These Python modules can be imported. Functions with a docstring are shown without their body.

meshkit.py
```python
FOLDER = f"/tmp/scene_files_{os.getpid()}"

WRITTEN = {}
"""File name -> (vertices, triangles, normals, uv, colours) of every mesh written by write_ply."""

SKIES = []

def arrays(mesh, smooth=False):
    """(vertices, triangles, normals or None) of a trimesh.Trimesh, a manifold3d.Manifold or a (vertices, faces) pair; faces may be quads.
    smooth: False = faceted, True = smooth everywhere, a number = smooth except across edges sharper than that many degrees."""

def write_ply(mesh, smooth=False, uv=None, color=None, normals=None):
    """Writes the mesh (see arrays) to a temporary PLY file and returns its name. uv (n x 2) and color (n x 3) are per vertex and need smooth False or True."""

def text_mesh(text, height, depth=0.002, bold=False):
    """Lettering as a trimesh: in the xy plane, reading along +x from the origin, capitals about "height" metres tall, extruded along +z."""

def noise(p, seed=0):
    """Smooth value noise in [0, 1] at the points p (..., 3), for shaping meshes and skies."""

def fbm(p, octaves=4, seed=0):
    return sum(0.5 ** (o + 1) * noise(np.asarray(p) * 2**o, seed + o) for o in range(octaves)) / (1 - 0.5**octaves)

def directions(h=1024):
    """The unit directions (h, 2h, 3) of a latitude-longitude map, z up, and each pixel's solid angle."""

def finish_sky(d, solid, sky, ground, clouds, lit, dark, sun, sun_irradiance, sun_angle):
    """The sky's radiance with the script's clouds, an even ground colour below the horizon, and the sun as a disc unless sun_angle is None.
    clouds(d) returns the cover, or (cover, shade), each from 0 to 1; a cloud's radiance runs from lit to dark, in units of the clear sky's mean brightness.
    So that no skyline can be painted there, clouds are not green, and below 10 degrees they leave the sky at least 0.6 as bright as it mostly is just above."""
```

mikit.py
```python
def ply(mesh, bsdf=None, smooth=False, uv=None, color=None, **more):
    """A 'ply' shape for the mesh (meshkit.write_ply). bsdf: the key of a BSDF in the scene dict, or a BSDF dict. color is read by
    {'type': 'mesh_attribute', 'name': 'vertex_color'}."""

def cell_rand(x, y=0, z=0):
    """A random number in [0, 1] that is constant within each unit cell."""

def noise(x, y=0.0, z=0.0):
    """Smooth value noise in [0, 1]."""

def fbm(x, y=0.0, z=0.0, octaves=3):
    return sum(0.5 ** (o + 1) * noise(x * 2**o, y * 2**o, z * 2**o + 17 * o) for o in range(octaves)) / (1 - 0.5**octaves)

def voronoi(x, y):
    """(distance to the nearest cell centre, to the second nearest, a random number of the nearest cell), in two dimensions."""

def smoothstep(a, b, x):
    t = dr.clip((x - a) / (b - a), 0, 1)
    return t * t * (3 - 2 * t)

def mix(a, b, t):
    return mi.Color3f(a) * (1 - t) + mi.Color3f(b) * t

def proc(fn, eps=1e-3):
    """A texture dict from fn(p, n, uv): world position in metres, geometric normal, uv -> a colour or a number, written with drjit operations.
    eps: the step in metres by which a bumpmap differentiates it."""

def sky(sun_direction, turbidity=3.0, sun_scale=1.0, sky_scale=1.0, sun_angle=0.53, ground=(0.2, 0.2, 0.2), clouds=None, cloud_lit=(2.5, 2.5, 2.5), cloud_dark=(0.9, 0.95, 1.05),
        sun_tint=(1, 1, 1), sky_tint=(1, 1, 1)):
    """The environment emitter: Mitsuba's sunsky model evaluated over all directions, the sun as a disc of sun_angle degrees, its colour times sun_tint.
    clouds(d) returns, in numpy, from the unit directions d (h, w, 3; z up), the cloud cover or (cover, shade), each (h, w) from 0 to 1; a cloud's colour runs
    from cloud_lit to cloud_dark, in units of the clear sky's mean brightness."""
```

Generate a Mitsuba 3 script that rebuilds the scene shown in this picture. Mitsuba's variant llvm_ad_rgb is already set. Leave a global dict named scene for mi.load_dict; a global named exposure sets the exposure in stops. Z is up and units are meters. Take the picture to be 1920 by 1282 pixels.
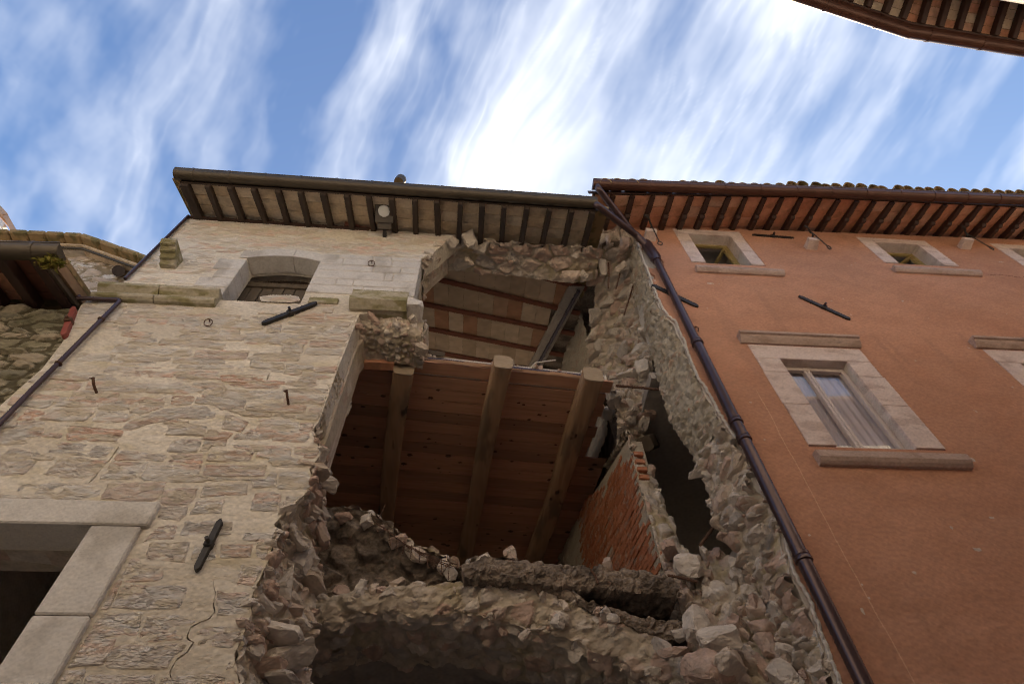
import math
import numpy as np, trimesh, drjit as dr, mitsuba as mi, mikit, meshkit
from manifold3d import CrossSection, Manifold
from shapely.geometry import Polygon, Point, LineString, box as sbox
from shapely.ops import unary_union
from scipy.spatial import cKDTree
from mikit import proc, noise as tn, fbm as tf, smoothstep as ss, mix, voronoi, cell_rand

T = mi.ScalarTransform4f
scene, labels = {}, {}

# ------------------------------------------------------------------ camera, sky, exposure
EYE = np.array([0.0, -4.0, 1.6])
RT = np.array([0.99664968, -0.0753234, -0.03187161])
UP = np.array([-0.04252105, -0.81006616, 0.58479465])
FW = np.array([0.06986684, 0.58148018, 0.81055501])
FOC = 1100.0                                   # focal length in pixels of the 1920-wide photograph
scene['camera'] = {'type': 'perspective', 'fov': math.degrees(2 * math.atan(960 / FOC)), 'fov_axis': 'x', 'near_clip': 0.02, 'far_clip': 500.0,
                   'to_world': T().look_at(origin=EYE.tolist(), target=(EYE + FW).tolist(), up=UP.tolist())}
exposure = 2.8


def sst_(x, a, b):
    t = np.clip((x - a) / (b - a), 0, 1)
    return t * t * (3 - 2 * t)


def clouds(d):
    z = np.maximum(d[..., 2], 0.06)
    X, Y = d[..., 0] / z, d[..., 1] / z
    s, t = X * .42 - Y * .907, X * .907 + Y * .42
    P3 = lambda a, b, c=0.0: np.stack([a, b, a * 0 + c], -1)
    f = meshkit.fbm
    w1 = f(P3(s * 1.3, t * 1.8, 3.1), 3, 5) - .5
    w2 = f(P3(s * 4.0, t * 5.0, 7.7), 4, 9) - .5
    w3 = f(P3(s * 14, t * 14, 2.7), 3, 13) - .5
    fan = t * (1 + .35 * (s + .25))
    tt = fan + .12 * w1 + .09 * w2
    th = tt + .006 * w3
    ss_ = s + .22 * w2 + .05 * w3
    g = lambda c, w: np.exp(-((tt - c) / w) ** 2)
    ridge = lambda k, q, sd: 1 - np.abs(2 * f(P3(th * k, ss_ * q + sd), 3, sd) - 1)
    big = f(P3(tt * 5 + 3.45, ss_ * 1.7 + .4), 4, 21) - .5
    fine = f(P3(tt * 15, ss_ * 4.6), 6, 33) - .5
    hair = ridge(22, 3.4, 41) ** 3 * .8 + ridge(56, 8, 43) ** 3 * .6 - .55
    puff = f(P3(s * 6, t * 7, 1.3), 6, 55) - .5
    bands = .30 * g(-.31, .055) + .28 * g(-.09, .08) + .06 * g(-.52, .05) + .50 * g(.17, .13) - .28 * g(.325, .035) + .48 * g(.49, .15) + .30 * g(.80, .09)
    low = .17 * np.exp(-(((s + .29) / .13) ** 2 + ((t - .24) / .24) ** 2)) + .16 * sst_(-s, .45, .75)
    c = bands + low + .45 * big + .90 * fine + (.10 + .9 * bands) * .46 * hair + 1.05 * puff
    c = np.clip((c + .06) / 1.06, 0, 1)
    return np.clip(c ** 1.3, 0, .97)


SUN = np.array([0.30, 0.62, 0.0]); SUN /= np.linalg.norm(SUN)
SUN_EL = math.radians(46)
SUN = np.array([SUN[0] * math.cos(SUN_EL), SUN[1] * math.cos(SUN_EL), math.sin(SUN_EL)])
scene['sky'] = mikit.sky(SUN.tolist(), turbidity=3, clouds=clouds, cloud_lit=(2.1, 2.16, 2.28), cloud_dark=(1.6, 1.65, 1.75))


# ------------------------------------------------------------------ helpers: placing
def ray(px, py):
    return FW * FOC + RT * (px - 960) - UP * (py - 641)


def P(px, py, y=0.0):
    """The point of the plane at depth y (the street fronts stand at y = 0) that the survey photograph shows at this pixel."""
    d = ray(px, py)
    return EYE + d * ((y - EYE[1]) / d[1])


def PZ(px, py, z):
    d = ray(px, py)
    return EYE + d * ((z - EYE[2]) / d[2])


def PL(px, py, n, c):
    d, n = ray(px, py), np.array(n, float)
    return EYE + d * ((c - n @ EYE) / (n @ d))


USED = {}


def uniq(key):
    n = USED.get(key, -1) + 1
    USED[key] = n
    return key if n == 0 else f'{key}_{n:03d}'


def lab(key, label=None, cat=None, group=None, kind=None):
    e = {k: v for k, v in (('label', label), ('category', cat), ('group', group), ('kind', kind)) if v}
    if e:
        labels[key] = e


def thing(name, label, cat, group=None):
    k = uniq(name)
    lab(k, label, cat, group)
    return k


def add(name, mesh, bsdf, parent=None, smooth=False, uv=None, label=None, cat=None, group=None, kind=None):
    k = uniq(f'{parent}__{name}' if parent else name)
    scene[k] = mikit.ply(mesh, bsdf, smooth=smooth, uv=uv)
    lab(k, label, cat, group, kind)
    return k


def add_ref(name, shape, m, parent=None, **kw):
    k = uniq(f'{parent}__{name}' if parent else name)
    scene[k] = {**shape, 'to_world': T(m.tolist())}
    lab(k, **kw)
    return k


# ------------------------------------------------------------------ helpers: meshes as (vertices, triangles)
def join(ms):
    vs, fs, n = [], [], 0
    for v, f in ms:
        vs.append(np.asarray(v, float)); fs.append(np.asarray(f, int) + n); n += len(v)
    return np.vstack(vs), np.vstack(fs)


def hull(pts):
    h = trimesh.convex.convex_hull(np.asarray(pts, float))
    return np.array(h.vertices), np.array(h.faces)


BOXF = np.array([[0, 3, 2], [0, 2, 1], [4, 5, 6], [4, 6, 7], [0, 1, 5], [0, 5, 4], [1, 2, 6], [1, 6, 5], [2, 3, 7], [2, 7, 6], [3, 0, 4], [3, 4, 7]])


def hexa(a, b):
    """A box from two quads (lower, upper), each in the same turning order."""
    v = np.vstack([a, b]).astype(float)
    m = trimesh.Trimesh(v, BOXF, process=False)
    return v, (BOXF if m.volume > 0 else BOXF[:, ::-1])


def bx(x0, x1, y0, y1, z0, z1, ch=0.0):
    if ch <= 0:
        return hexa([(x0, y0, z0), (x1, y0, z0), (x1, y1, z0), (x0, y1, z0)], [(x0, y0, z1), (x1, y0, z1), (x1, y1, z1), (x0, y1, z1)])
    p = []
    for x, sx in ((x0, 1), (x1, -1)):
        for y, sy in ((y0, 1), (y1, -1)):
            for z, sz in ((z0, 1), (z1, -1)):
                p += [(x, y + sy * ch, z + sz * ch), (x + sx * ch, y, z + sz * ch), (x + sx * ch, y + sy * ch, z)]
    return hull(p)


def frame_of(d, up):
    d = np.asarray(d, float) / np.linalg.norm(d)
    s = np.cross(d, up); s /= np.linalg.norm(s)
    return d, s, np.cross(s, d)


def bar(p0, p1, w, h, up=(0, 0, 1), ch=0.0):
    """A straight bar from p0 to p1 with width w (sideways) and height h (along up), centred on the line."""
    p0, p1 = np.asarray(p0, float), np.asarray(p1, float)
    d, s, u = frame_of(p1 - p0, up)
    L = np.linalg.norm(p1 - p0)
    v, f = bx(0, L, -w / 2, w / 2, -h / 2, h / 2, ch)
    M = np.stack([d, -s, u], 1)
    v = v @ M.T + p0
    return (v, f) if np.linalg.det(M) > 0 else (v, f[:, ::-1])


def tube(pts, r, n=12):
    p = np.asarray(pts, float)
    r = np.broadcast_to(np.asarray(r, float), (len(p),))
    t = np.gradient(p, axis=0); t /= np.linalg.norm(t, axis=1, keepdims=True)
    a = np.cross(t[0], [0, 0, 1] if abs(t[0, 2]) < .9 else [1, 0, 0]); a /= np.linalg.norm(a)
    rings = []
    for i in range(len(p)):
        a = a - t[i] * (a @ t[i]); a /= np.linalg.norm(a)
        b = np.cross(t[i], a)
        th = np.arange(n) * 2 * np.pi / n
        rings.append(p[i] + r[i] * (np.cos(th)[:, None] * a + np.sin(th)[:, None] * b))
    v = np.vstack(rings + [p[:1], p[-1:]])
    f = []
    for i in range(len(p) - 1):
        for j in range(n):
            k = (j + 1) % n
            f += [(i * n + j, i * n + k, (i + 1) * n + k), (i * n + j, (i + 1) * n + k, (i + 1) * n + j)]
    c0, c1, l = len(p) * n, len(p) * n + 1, (len(p) - 1) * n
    for j in range(n):
        k = (j + 1) % n
        f += [(c0, k, j), (c1, l + j, l + k)]
    return v, np.array(f)


def bend(pts, rad=.05, n=5):
    """A polyline with its corners rounded."""
    p = [np.asarray(q, float) for q in pts]
    out = [p[0]]
    for a, b, c in zip(p, p[1:], p[2:]):
        la, lc = np.linalg.norm(a - b), np.linalg.norm(c - b)
        r = min(rad, la * .45, lc * .45)
        q0, q1 = b + (a - b) / la * r, b + (c - b) / lc * r
        for k in range(n + 1):
            s = k / n
            out.append((1 - s) ** 2 * q0 + 2 * s * (1 - s) * b + s * s * q1)
    return np.array(out + [p[-1]])


def ring_mesh(c, R, r, ax1, ax2, n=16):
    th = np.linspace(0, 2 * np.pi, n + 1)
    return tube([np.asarray(c) + R * (math.cos(a) * np.asarray(ax1) + math.sin(a) * np.asarray(ax2)) for a in th], r, 6)


def grid_faces(nv, nu):
    i, j = np.meshgrid(np.arange(nv - 1), np.arange(nu - 1), indexing='ij')
    q = np.stack([i * nu + j, i * nu + j + 1, (i + 1) * nu + j + 1, (i + 1) * nu + j], -1).reshape(-1, 4)
    return np.vstack([q[:, [0, 1, 2]], q[:, [0, 2, 3]]])


def ext(poly, y0, y1):
    """A shapely polygon in (x, z) extruded from depth y0 to y1."""
    out = []
    for g in getattr(poly, 'geoms', [poly]):
        m = trimesh.creation.extrude_polygon(g, y1 - y0, engine='earcut')
        v = np.array(m.vertices)
        out.append((np.stack([v[:, 0], y1 - v[:, 2], v[:, 1]], 1), np.array(m.faces)))
    return join(out)


def ext_prof(prof, p0, p1, out, up=(0, 0, 1)):
    """A profile of (outward, up) pairs swept straight from p0 to p1."""
    p0, p1, out, up = (np.asarray(a, float) for a in (p0, p1, out, up))
    pr = np.asarray(prof, float)
    g = Polygon(pr)
    m = trimesh.creation.extrude_polygon(g, 1.0, engine='earcut')
    v = np.array(m.vertices)
    w = v[:, :1] * out + v[:, 1:2] * up + p0 + v[:, 2:] * (p1 - p0)
    f = np.array(m.faces)
    return (w, f) if np.dot(np.cross(out, up), p1 - p0) > 0 else (w, f[:, ::-1])


def resample(c, n):
    c = np.asarray(c, float)
    d = np.r_[0, np.cumsum(np.linalg.norm(np.diff(c, axis=0), axis=1))]
    return np.stack([np.interp(np.linspace(0, d[-1], n), d, c[:, k]) for k in range(c.shape[1])], 1)


def ragged(c, step=.03, amp=.03, seed=0, freq=3.0):
    """A polyline resampled finely and shifted sideways by noise, as broken masonry is."""
    c = np.asarray(c, float)
    L = np.linalg.norm(np.diff(c, axis=0), axis=1).sum()
    q = resample(c, max(3, int(L / step)))
    p3 = np.zeros((len(q), 3)); p3[:, :c.shape[1]] = q
    for k in range(c.shape[1]):
        q[1:-1, k] += amp * 2 * (meshkit.fbm(p3 * freq + 31 * k, 4, seed + k)[1:-1] - .5)
    return q


def cells(p, size, seed, an=(1, 1, 1)):
    """Rubble relief: (distance across the joint, random number, tilt) of the jittered cell that each point is in."""
    q = p / (size * np.asarray(an, float))
    lo, hi = np.floor(q.min(0)) - 1, np.ceil(q.max(0)) + 2
    g = np.stack(np.meshgrid(*[np.arange(a, b) for a, b in zip(lo, hi)], indexing='ij'), -1).reshape(-1, 3)
    r = np.random.default_rng(seed)
    c = g + r.uniform(.08, .92, g.shape)
    idr, tilt = r.uniform(0, 1, len(c)), r.normal(0, 1, c.shape)
    d, i = cKDTree(c).query(q, k=2)
    off = (q - c[i[:, 0]]) * size
    return (d[:, 1] - d[:, 0]), idr[i[:, 0]], (off * tilt[i[:, 0]]).sum(1)


def sst(a, b, x):
    t = np.clip((x - a) / (b - a), 0, 1)
    return t * t * (3 - 2 * t)


def rubble(base, size, amp, seed, an=(1, 1, 1), flip=False, fine=.012, small=.35, nfix=None):
    """A grid (nv, nu, 3) turned into broken masonry. Returns mesh, uv (stone's random number, how far it stands out of the mortar), points, normals."""
    nv, nu = base.shape[:2]
    du, dv = np.gradient(base, axis=1), np.gradient(base, axis=0)
    n = np.cross(du, dv); n /= np.linalg.norm(n, axis=2, keepdims=True) + 1e-9
    if flip:
        n = -n
    if nfix is not None:
        n = np.broadcast_to(np.asarray(nfix, float) / np.linalg.norm(nfix), n.shape).copy()
    p = base.reshape(-1, 3)
    e, rid, tilt = cells(p + .03 * (np.stack([meshkit.noise(p * 9 + k * 17, seed + k) for k in range(3)], 1) - .5), size, seed, an)
    e2, rid2, tilt2 = cells(p, size * .4, seed + 5, an)
    bul = sst(.03, .30, e)
    h = bul * (amp * (.25 + .9 * rid) + np.clip(tilt * .30, -amp * .5, amp * .5)) + small * amp * sst(.03, .4, e2) * (rid2 - .1 + 1.6 * tilt2)
    h += fine * 2.6 * (meshkit.fbm(p * 17, 5, seed + 9) - .5) + amp * .9 * (meshkit.fbm(p * 2.2, 3, seed + 11) - .5)
    q = p + n.reshape(-1, 3) * h[:, None]
    f = grid_faces(nv, nu)
    if flip:
        f = f[:, ::-1]
    return (q, f), np.stack([np.where(bul > .4, rid, rid2), bul * (.35 + .65 * sst(.1, .35, rid))], 1), q, n.reshape(-1, 3)


def loft(c0, c1, nv, nu, sag=None):
    """A grid between two curves; sag(s, t) gives an offset vector."""
    a, b = resample(c0, nv), resample(c1, nv)
    t = np.linspace(0, 1, nu)[None, :, None]
    g = a[:, None] * (1 - t) + b[:, None] * t
    if sag is not None:
        s = np.linspace(0, 1, nv)[:, None, None]
        g = g + np.asarray(sag) * (4 * t * (1 - t)) * (1 + 0 * s)
    return g


def rock_mesh(seed, k=(1, .75, .6)):
    r = np.random.default_rng(seed)
    p = r.normal(0, 1, (24, 3)); p /= np.linalg.norm(p, axis=1, keepdims=True)
    p = np.sign(p) * np.abs(p) ** .48
    v, f = hull(p * np.array(k) * r.uniform(.78, 1.0, (len(p), 1)) * .55)
    for k in range(2):
        v, f = trimesh.remesh.subdivide(v, f)
    n3 = lambda q, sd: np.stack([meshkit.noise(q + 9 * i + seed, sd) for i in range(3)], 1) - .5
    v = v + n3(v * 3.2, seed) * .10 + n3(v * 8, seed + 1) * .06 + n3(v * 18, seed + 2) * .028
    return v, f


def rot(a, b, c):
    return trimesh.transformations.euler_matrix(a, b, c)


ROCKS = []


def rock_shape(i, mat):
    """Prototype i in the material: the same ply dict for every copy."""
    while len(ROCKS) <= i:
        n = len(ROCKS); r = np.random.default_rng(900 + n)
        m = rock_mesh(100 + n, (1, r.uniform(.55, .95), r.uniform(.4, .75)))
        ROCKS.append((m, np.tile([[r.uniform(), .75 + .25 * r.uniform()]], (len(m[0]), 1)), {}))
    m, uv, made = ROCKS[i]
    if mat not in made:
        made[mat] = mikit.ply(m, mat, smooth=False, uv=uv)
    return made[mat]


def place_rock(pos, size, seed, mat='rubble', name='rubble_stone', parent=None, bed=False, **kw):
    r = np.random.default_rng(seed)
    M = trimesh.transformations.translation_matrix(pos) @ rot(*r.uniform(0, 6.28, 3)) @ np.diag([size * r.uniform(.85, 1.2), size * r.uniform(.8, 1.1), size * r.uniform(.75, 1.1), 1])
    if bed:                                                # laid flat in its course, as built
        M = trimesh.transformations.translation_matrix(pos) @ rot(r.normal(0, .16), r.normal(0, .16), r.uniform(0, 6.28)) @ np.diag([size * r.uniform(.95, 1.35), size * r.uniform(.85, 1.2), size * r.uniform(.45, .8), 1])
    return add_ref(name, rock_shape(int(r.integers(0, 18)), mat), M, parent, **kw)


def scatter(pts, nrm, n, lo, hi, seed, parent, sink=.15, mat='rubble', name='rubble_stone', weight=None, bed=False):
    r = np.random.default_rng(seed)
    done, tries = [], 0
    while len(done) < n and tries < n * 30:
        tries += 1
        i = int(r.integers(0, len(pts)))
        s = lo + (hi - lo) * r.uniform() ** 1.8
        if weight is not None and r.uniform() > weight(pts[i]):
            continue
        if any(np.linalg.norm(pts[i] - q) < .42 * (s + t) for q, t in done):
            continue
        done.append((pts[i], s))
        place_rock(pts[i] - nrm[i] * s * sink, s, int(r.integers(1 << 30)), mat, name, parent, bed)


# ------------------------------------------------------------------ materials
def rgb(*c):
    return {'type': 'rgb', 'value': list(c)}


def C3(*c):
    return mi.Color3f(*c)


def tone(r, cols):
    c = C3(*cols[0]); n = len(cols)
    for k in range(1, n):
        c = dr.select(r > k / n, C3(*cols[k]), c)
    return c


def bsdf(name, col, bump=None, scale=1.0, rough=None, eps=2e-3, two=True, **pr):
    c = proc(col) if callable(col) else rgb(*col)
    d = {'type': 'diffuse', 'reflectance': c} if rough is None else {'type': 'principled', 'base_color': c, 'roughness': rough, **pr}
    if bump is not None:
        d = {'type': 'bumpmap', 'nested': d, 'tex': proc(bump, eps), 'scale': scale}
    scene[name] = {'type': 'twosided', 'b': d} if two else d


STONE_T = [(.56, .50, .445), (.60, .56, .51), (.50, .435, .375), (.54, .50, .455), (.47, .435, .40), (.53, .42, .355), (.62, .58, .53), (.50, .45, .39)]
RUB_T = [(.53, .45, .375), (.49, .405, .33), (.56, .50, .435), (.47, .345, .28), (.43, .38, .335), (.53, .42, .345), (.60, .54, .475), (.45, .325, .26)]


def led(p):
    """Creases of split limestone: thin wavy lines along the bed."""
    w = tf(p.x * 12, p.y * 12, p.z * 14, 3)
    return dr.abs(2 * tf(p.x * 15, p.y * 15, p.z * 38 + 4 * w, 4) - 1), dr.abs(2 * tf(p.x * 34 + 9, p.y * 34, p.z * 70, 3) - 1)


def c_stone(p, n, uv):
    c = mix(tone(uv.x, STONE_T), C3(.55, .50, .44), .30)
    g = tf(p.x * 9, p.y * 9, p.z * 22, 4)
    g2 = tf(p.x * 55, p.y * 55, p.z * 90, 3)
    pink = ss(.50, .70, tf(p.x * 3 + 40, p.y * 3, p.z * 6, 3))
    c = mix(c, c * C3(1.02, .82, .72), pink * .8)
    c = c * (.70 + .48 * g + .28 * g2)
    pale = ss(.50, .66, tf(p.x * 18, p.y * 18, p.z * 36 + 9, 4))
    c = mix(c, C3(.68, .66, .62), pale * .55)
    a, b = led(p)
    dirt = (1 - ss(.004, .045, a)) * ss(.42, .60, tf(p.x * 5, p.y * 5, p.z * 7 + 4, 3))
    c = mix(c, C3(.20, .165, .13), dirt * .4)
    c = mix(c, c * 1.12, ss(7.8, 8.1, p.z + .3 * (tf(p.x * 3, p.z * 3, 1, 3) - .5)))  # upper stones paler: their own tone plus brightness painted in for the top
    smear = ss(.52, .64, tf(p.x * 6.5 + 7, p.y * 5, p.z * 11, 4))
    return mix(c, C3(.57, .50, .40) * (.78 + .45 * g2), smear * .9)


def h_stone(p, n, uv):
    a, b = led(p)
    return .75 * ss(0, .5, a) + .35 * ss(0, .5, b) + .5 * tf(p.x * 40, p.y * 40, p.z * 60, 3) + .6 * tf(p.x * 7, p.y * 7, p.z * 18, 3)


def c_mortar(p, n, uv):
    a = tf(p.x * 1.6, p.y * 1.6, p.z * 2.2, 4)
    b = tf(p.x * 40, p.y * 40, p.z * 46, 3)
    c = mix(C3(.51, .452, .37), C3(.62, .562, .475), ss(.3, .7, a))
    olive = ss(.55, .75, tf(p.x * 2.6 + 20, p.y, p.z * 4, 4))
    c = mix(c, C3(.46, .39, .25), olive * .5)
    c = mix(c, C3(.66, .60, .50), .6 * ss(7.75, 8.1, p.z + .4 * (tf(p.x * 3, p.z * 3, 1, 3) - .5)))  # creamier above the sill: own tone plus painted light under the eaves
    return c * (.72 + .55 * b)


def h_mortar(p, n, uv):
    return tf(p.x * 9, p.y * 9, p.z * 16, 4) * 1.4 + tf(p.x * 50, p.y * 50, p.z * 60, 3) * .45


def c_rub(p, n, uv):
    st = tone(uv.x, RUB_T)
    g = tf(p.x * 12, p.y * 12, p.z * 16, 4)
    g2 = tf(p.x * 60, p.y * 60, p.z * 60, 3)
    mo = mix(C3(.42, .36, .28), C3(.53, .455, .37), g)
    yel = ss(.5, .68, tf(p.x * 2.5, p.y * 2.5 + 30, p.z * 2.5, 3))
    mo = mix(mo, C3(.40, .33, .19), yel * .6)
    c = mix(mo, st, ss(.12, .5, uv.y))
    dust = ss(.45, .7, tf(p.x * 6 + 3, p.y * 6, p.z * 6, 4))
    c = mix(c, C3(.56, .49, .415), dust * .4)
    return c * (.62 + .4 * g + .38 * g2)


def h_rub(p, n, uv):
    return 1.2 * tf(p.x * 16, p.y * 16, p.z * 24, 4) + .8 * dr.abs(2 * tf(p.x * 22 + 5, p.y * 22, p.z * 30, 3) - 1) + .6 * tf(p.x * 70, p.y * 70, p.z * 70, 2)


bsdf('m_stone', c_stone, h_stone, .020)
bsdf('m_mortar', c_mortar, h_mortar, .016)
bsdf('m_rubble', c_rub, h_rub, .018)
bsdf('rubble', c_rub, h_rub, .018)
bsdf('m_grout', lambda p, n, uv: mix(mix(C3(.40, .345, .265), C3(.55, .49, .405), tf(p.x * 8, p.y * 3, p.z * 8, 4)), C3(.47, .33, .25), ss(.55, .68, tf(p.x * 6, p.y * 6, p.z * 9 + 5, 3)) * ss(.3, .6, uv.y) * .7) * (.7 + .5 * tf(p.x * 50, p.y * 50, p.z * 50, 3)), h_rub, .02)
bsdf('m_screed', lambda p, n, uv: mix(C3(.13, .105, .085), C3(.28, .225, .18), ss(.3, .7, tf(p.x * 6, p.y * 6, p.z * 6, 4))) * (.5 + .9 * tf(p.x * 55, p.y * 55, p.z * 55, 2)),
     lambda p, n, uv: tf(p.x * 45, p.y * 45, p.z * 45, 3), .02)
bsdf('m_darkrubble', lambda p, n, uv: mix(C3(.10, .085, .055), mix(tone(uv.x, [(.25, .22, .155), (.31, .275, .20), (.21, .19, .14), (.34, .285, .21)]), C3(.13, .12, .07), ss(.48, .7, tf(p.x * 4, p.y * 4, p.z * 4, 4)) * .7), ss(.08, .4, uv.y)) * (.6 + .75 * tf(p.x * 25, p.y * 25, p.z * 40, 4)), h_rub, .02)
bsdf('m_palerubble', lambda p, n, uv: mix(C3(.30, .23, .15), tone(uv.x, [(.56, .49, .41), (.64, .58, .51), (.46, .38, .30), (.52, .42, .33)]), ss(.08, .4, uv.y)) * (.65 + .65 * tf(p.x * 12, p.y * 12, p.z * 20, 4)), h_rub, .02)


def c_ash(p, n, uv):
    g = tf(p.x * 7, p.y * 7, p.z * 9, 4)
    c = mix(C3(.50, .465, .425), C3(.63, .595, .55), g)
    st = ss(.55, .75, tf(p.x * 3, p.y * 3 + 9, p.z * 2, 4))
    return mix(c, C3(.30, .265, .22), st * .5) * (.75 + .45 * tf(p.x * 60, p.y * 60, p.z * 60, 3))


bsdf('m_ashlar', c_ash, lambda p, n, uv: tf(p.x * 22, p.y * 22, p.z * 22, 4) + .5 * tf(p.x * 90, p.y * 90, p.z * 90, 2), .008)


def c_sill(p, n, uv):
    c = mix(C3(.34, .30, .215), C3(.44, .395, .31), tf(p.x * 5, p.y * 9, p.z * 12, 4))
    m = ss(.46, .62, tf(p.x * 4 + 3, p.y * 6, p.z * 9, 4))
    c = mix(c, C3(.17, .15, .05), m * .7)
    return c * (.65 + .6 * tf(p.x * 40, p.y * 40, p.z * 40, 3))


bsdf('m_sill', c_sill, h_mortar, .010)


def c_pink(p, n, uv):
    c = mix(C3(.56, .445, .395), C3(.70, .60, .55), tf(p.x * 4, p.y * 6, p.z * 5, 4))
    v = ss(.52, .70, tf(p.x * 5 + p.z * 3, p.y * 5, p.z * 9, 5))
    c = mix(c, C3(.36, .255, .21), v * .45)
    return c * (.74 + .45 * tf(p.x * 50, p.y * 50, p.z * 50, 3))


bsdf('m_pink', c_pink, lambda p, n, uv: tf(p.x * 18, p.y * 18, p.z * 18, 4), .007)
bsdf('m_pinksill', lambda p, n, uv: c_pink(p, n, uv) * C3(.72, .66, .62), lambda p, n, uv: tf(p.x * 18, p.y * 18, p.z * 18, 4), .01)


def c_plaster(p, n, uv):
    a, b = tf(p.x * .7, p.y, p.z * .5, 4), tf(p.x * 3.2, p.y * 3, p.z * 4.5, 4)
    c = mix(C3(.44, .228, .148), C3(.53, .288, .192), .55 * ss(.3, .7, a) + .45 * ss(.3, .7, b))
    blot = ss(.42, .62, tf(p.x * 1.7 + 9, p.y, p.z * 1.3, 5))
    c = mix(c, C3(.42, .245, .17), blot * .22)
    run = ss(.56, .76, tf(p.x * 7, p.y, p.z * .55, 3)) * ss(.5, .7, tf(p.x * .9 + 5, p.y, p.z * .6, 3))
    c = mix(c, C3(.40, .22, .15), run * .6)
    chip = ss(.80, .83, tf(p.x * 9, p.y * 9, p.z * 9, 3))
    c = mix(c, C3(.55, .47, .40), chip * .9)
    # hairline cracks: two wandering lines that fork off the window corners
    def crack(x0, z0, sx, sz, x1, w):
        t = (p.x - x0) * sz - (p.z - z0) * sx + .10 * (tf(p.x * 5, p.z * 5, 1, 4) - .5)
        on = ss(0., .1, (p.x - x0)) * (1 - ss(x1 - .2, x1, p.x))
        return (1 - ss(w * .5, w, dr.abs(t))) * on
    k = crack(8.05, 9.52, .995, -.02, 12., .012)
    c = mix(c, C3(.12, .05, .03), k * .85)
    k2 = crack(5.6, 9.45, .9, .42, 7.1, .008) * ss(.45, .55, tf(p.x * 6, p.z * 6, 3, 2))
    c = mix(c, C3(.55, .40, .32), k2 * .8)
    k3 = (1 - ss(.003, .008, dr.abs(p.x - 3.12 - .02 * (p.z - 5.) - .03 * (tf(p.z * 3, p.x, 2, 3) - .5)))) * (1 - ss(6.3, 6.5, p.z))
    c = mix(c, C3(.62, .40, .28), k3 * .6)
    return c * (.80 + .36 * tf(p.x * 40, p.y * 40, p.z * 40, 3))


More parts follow.
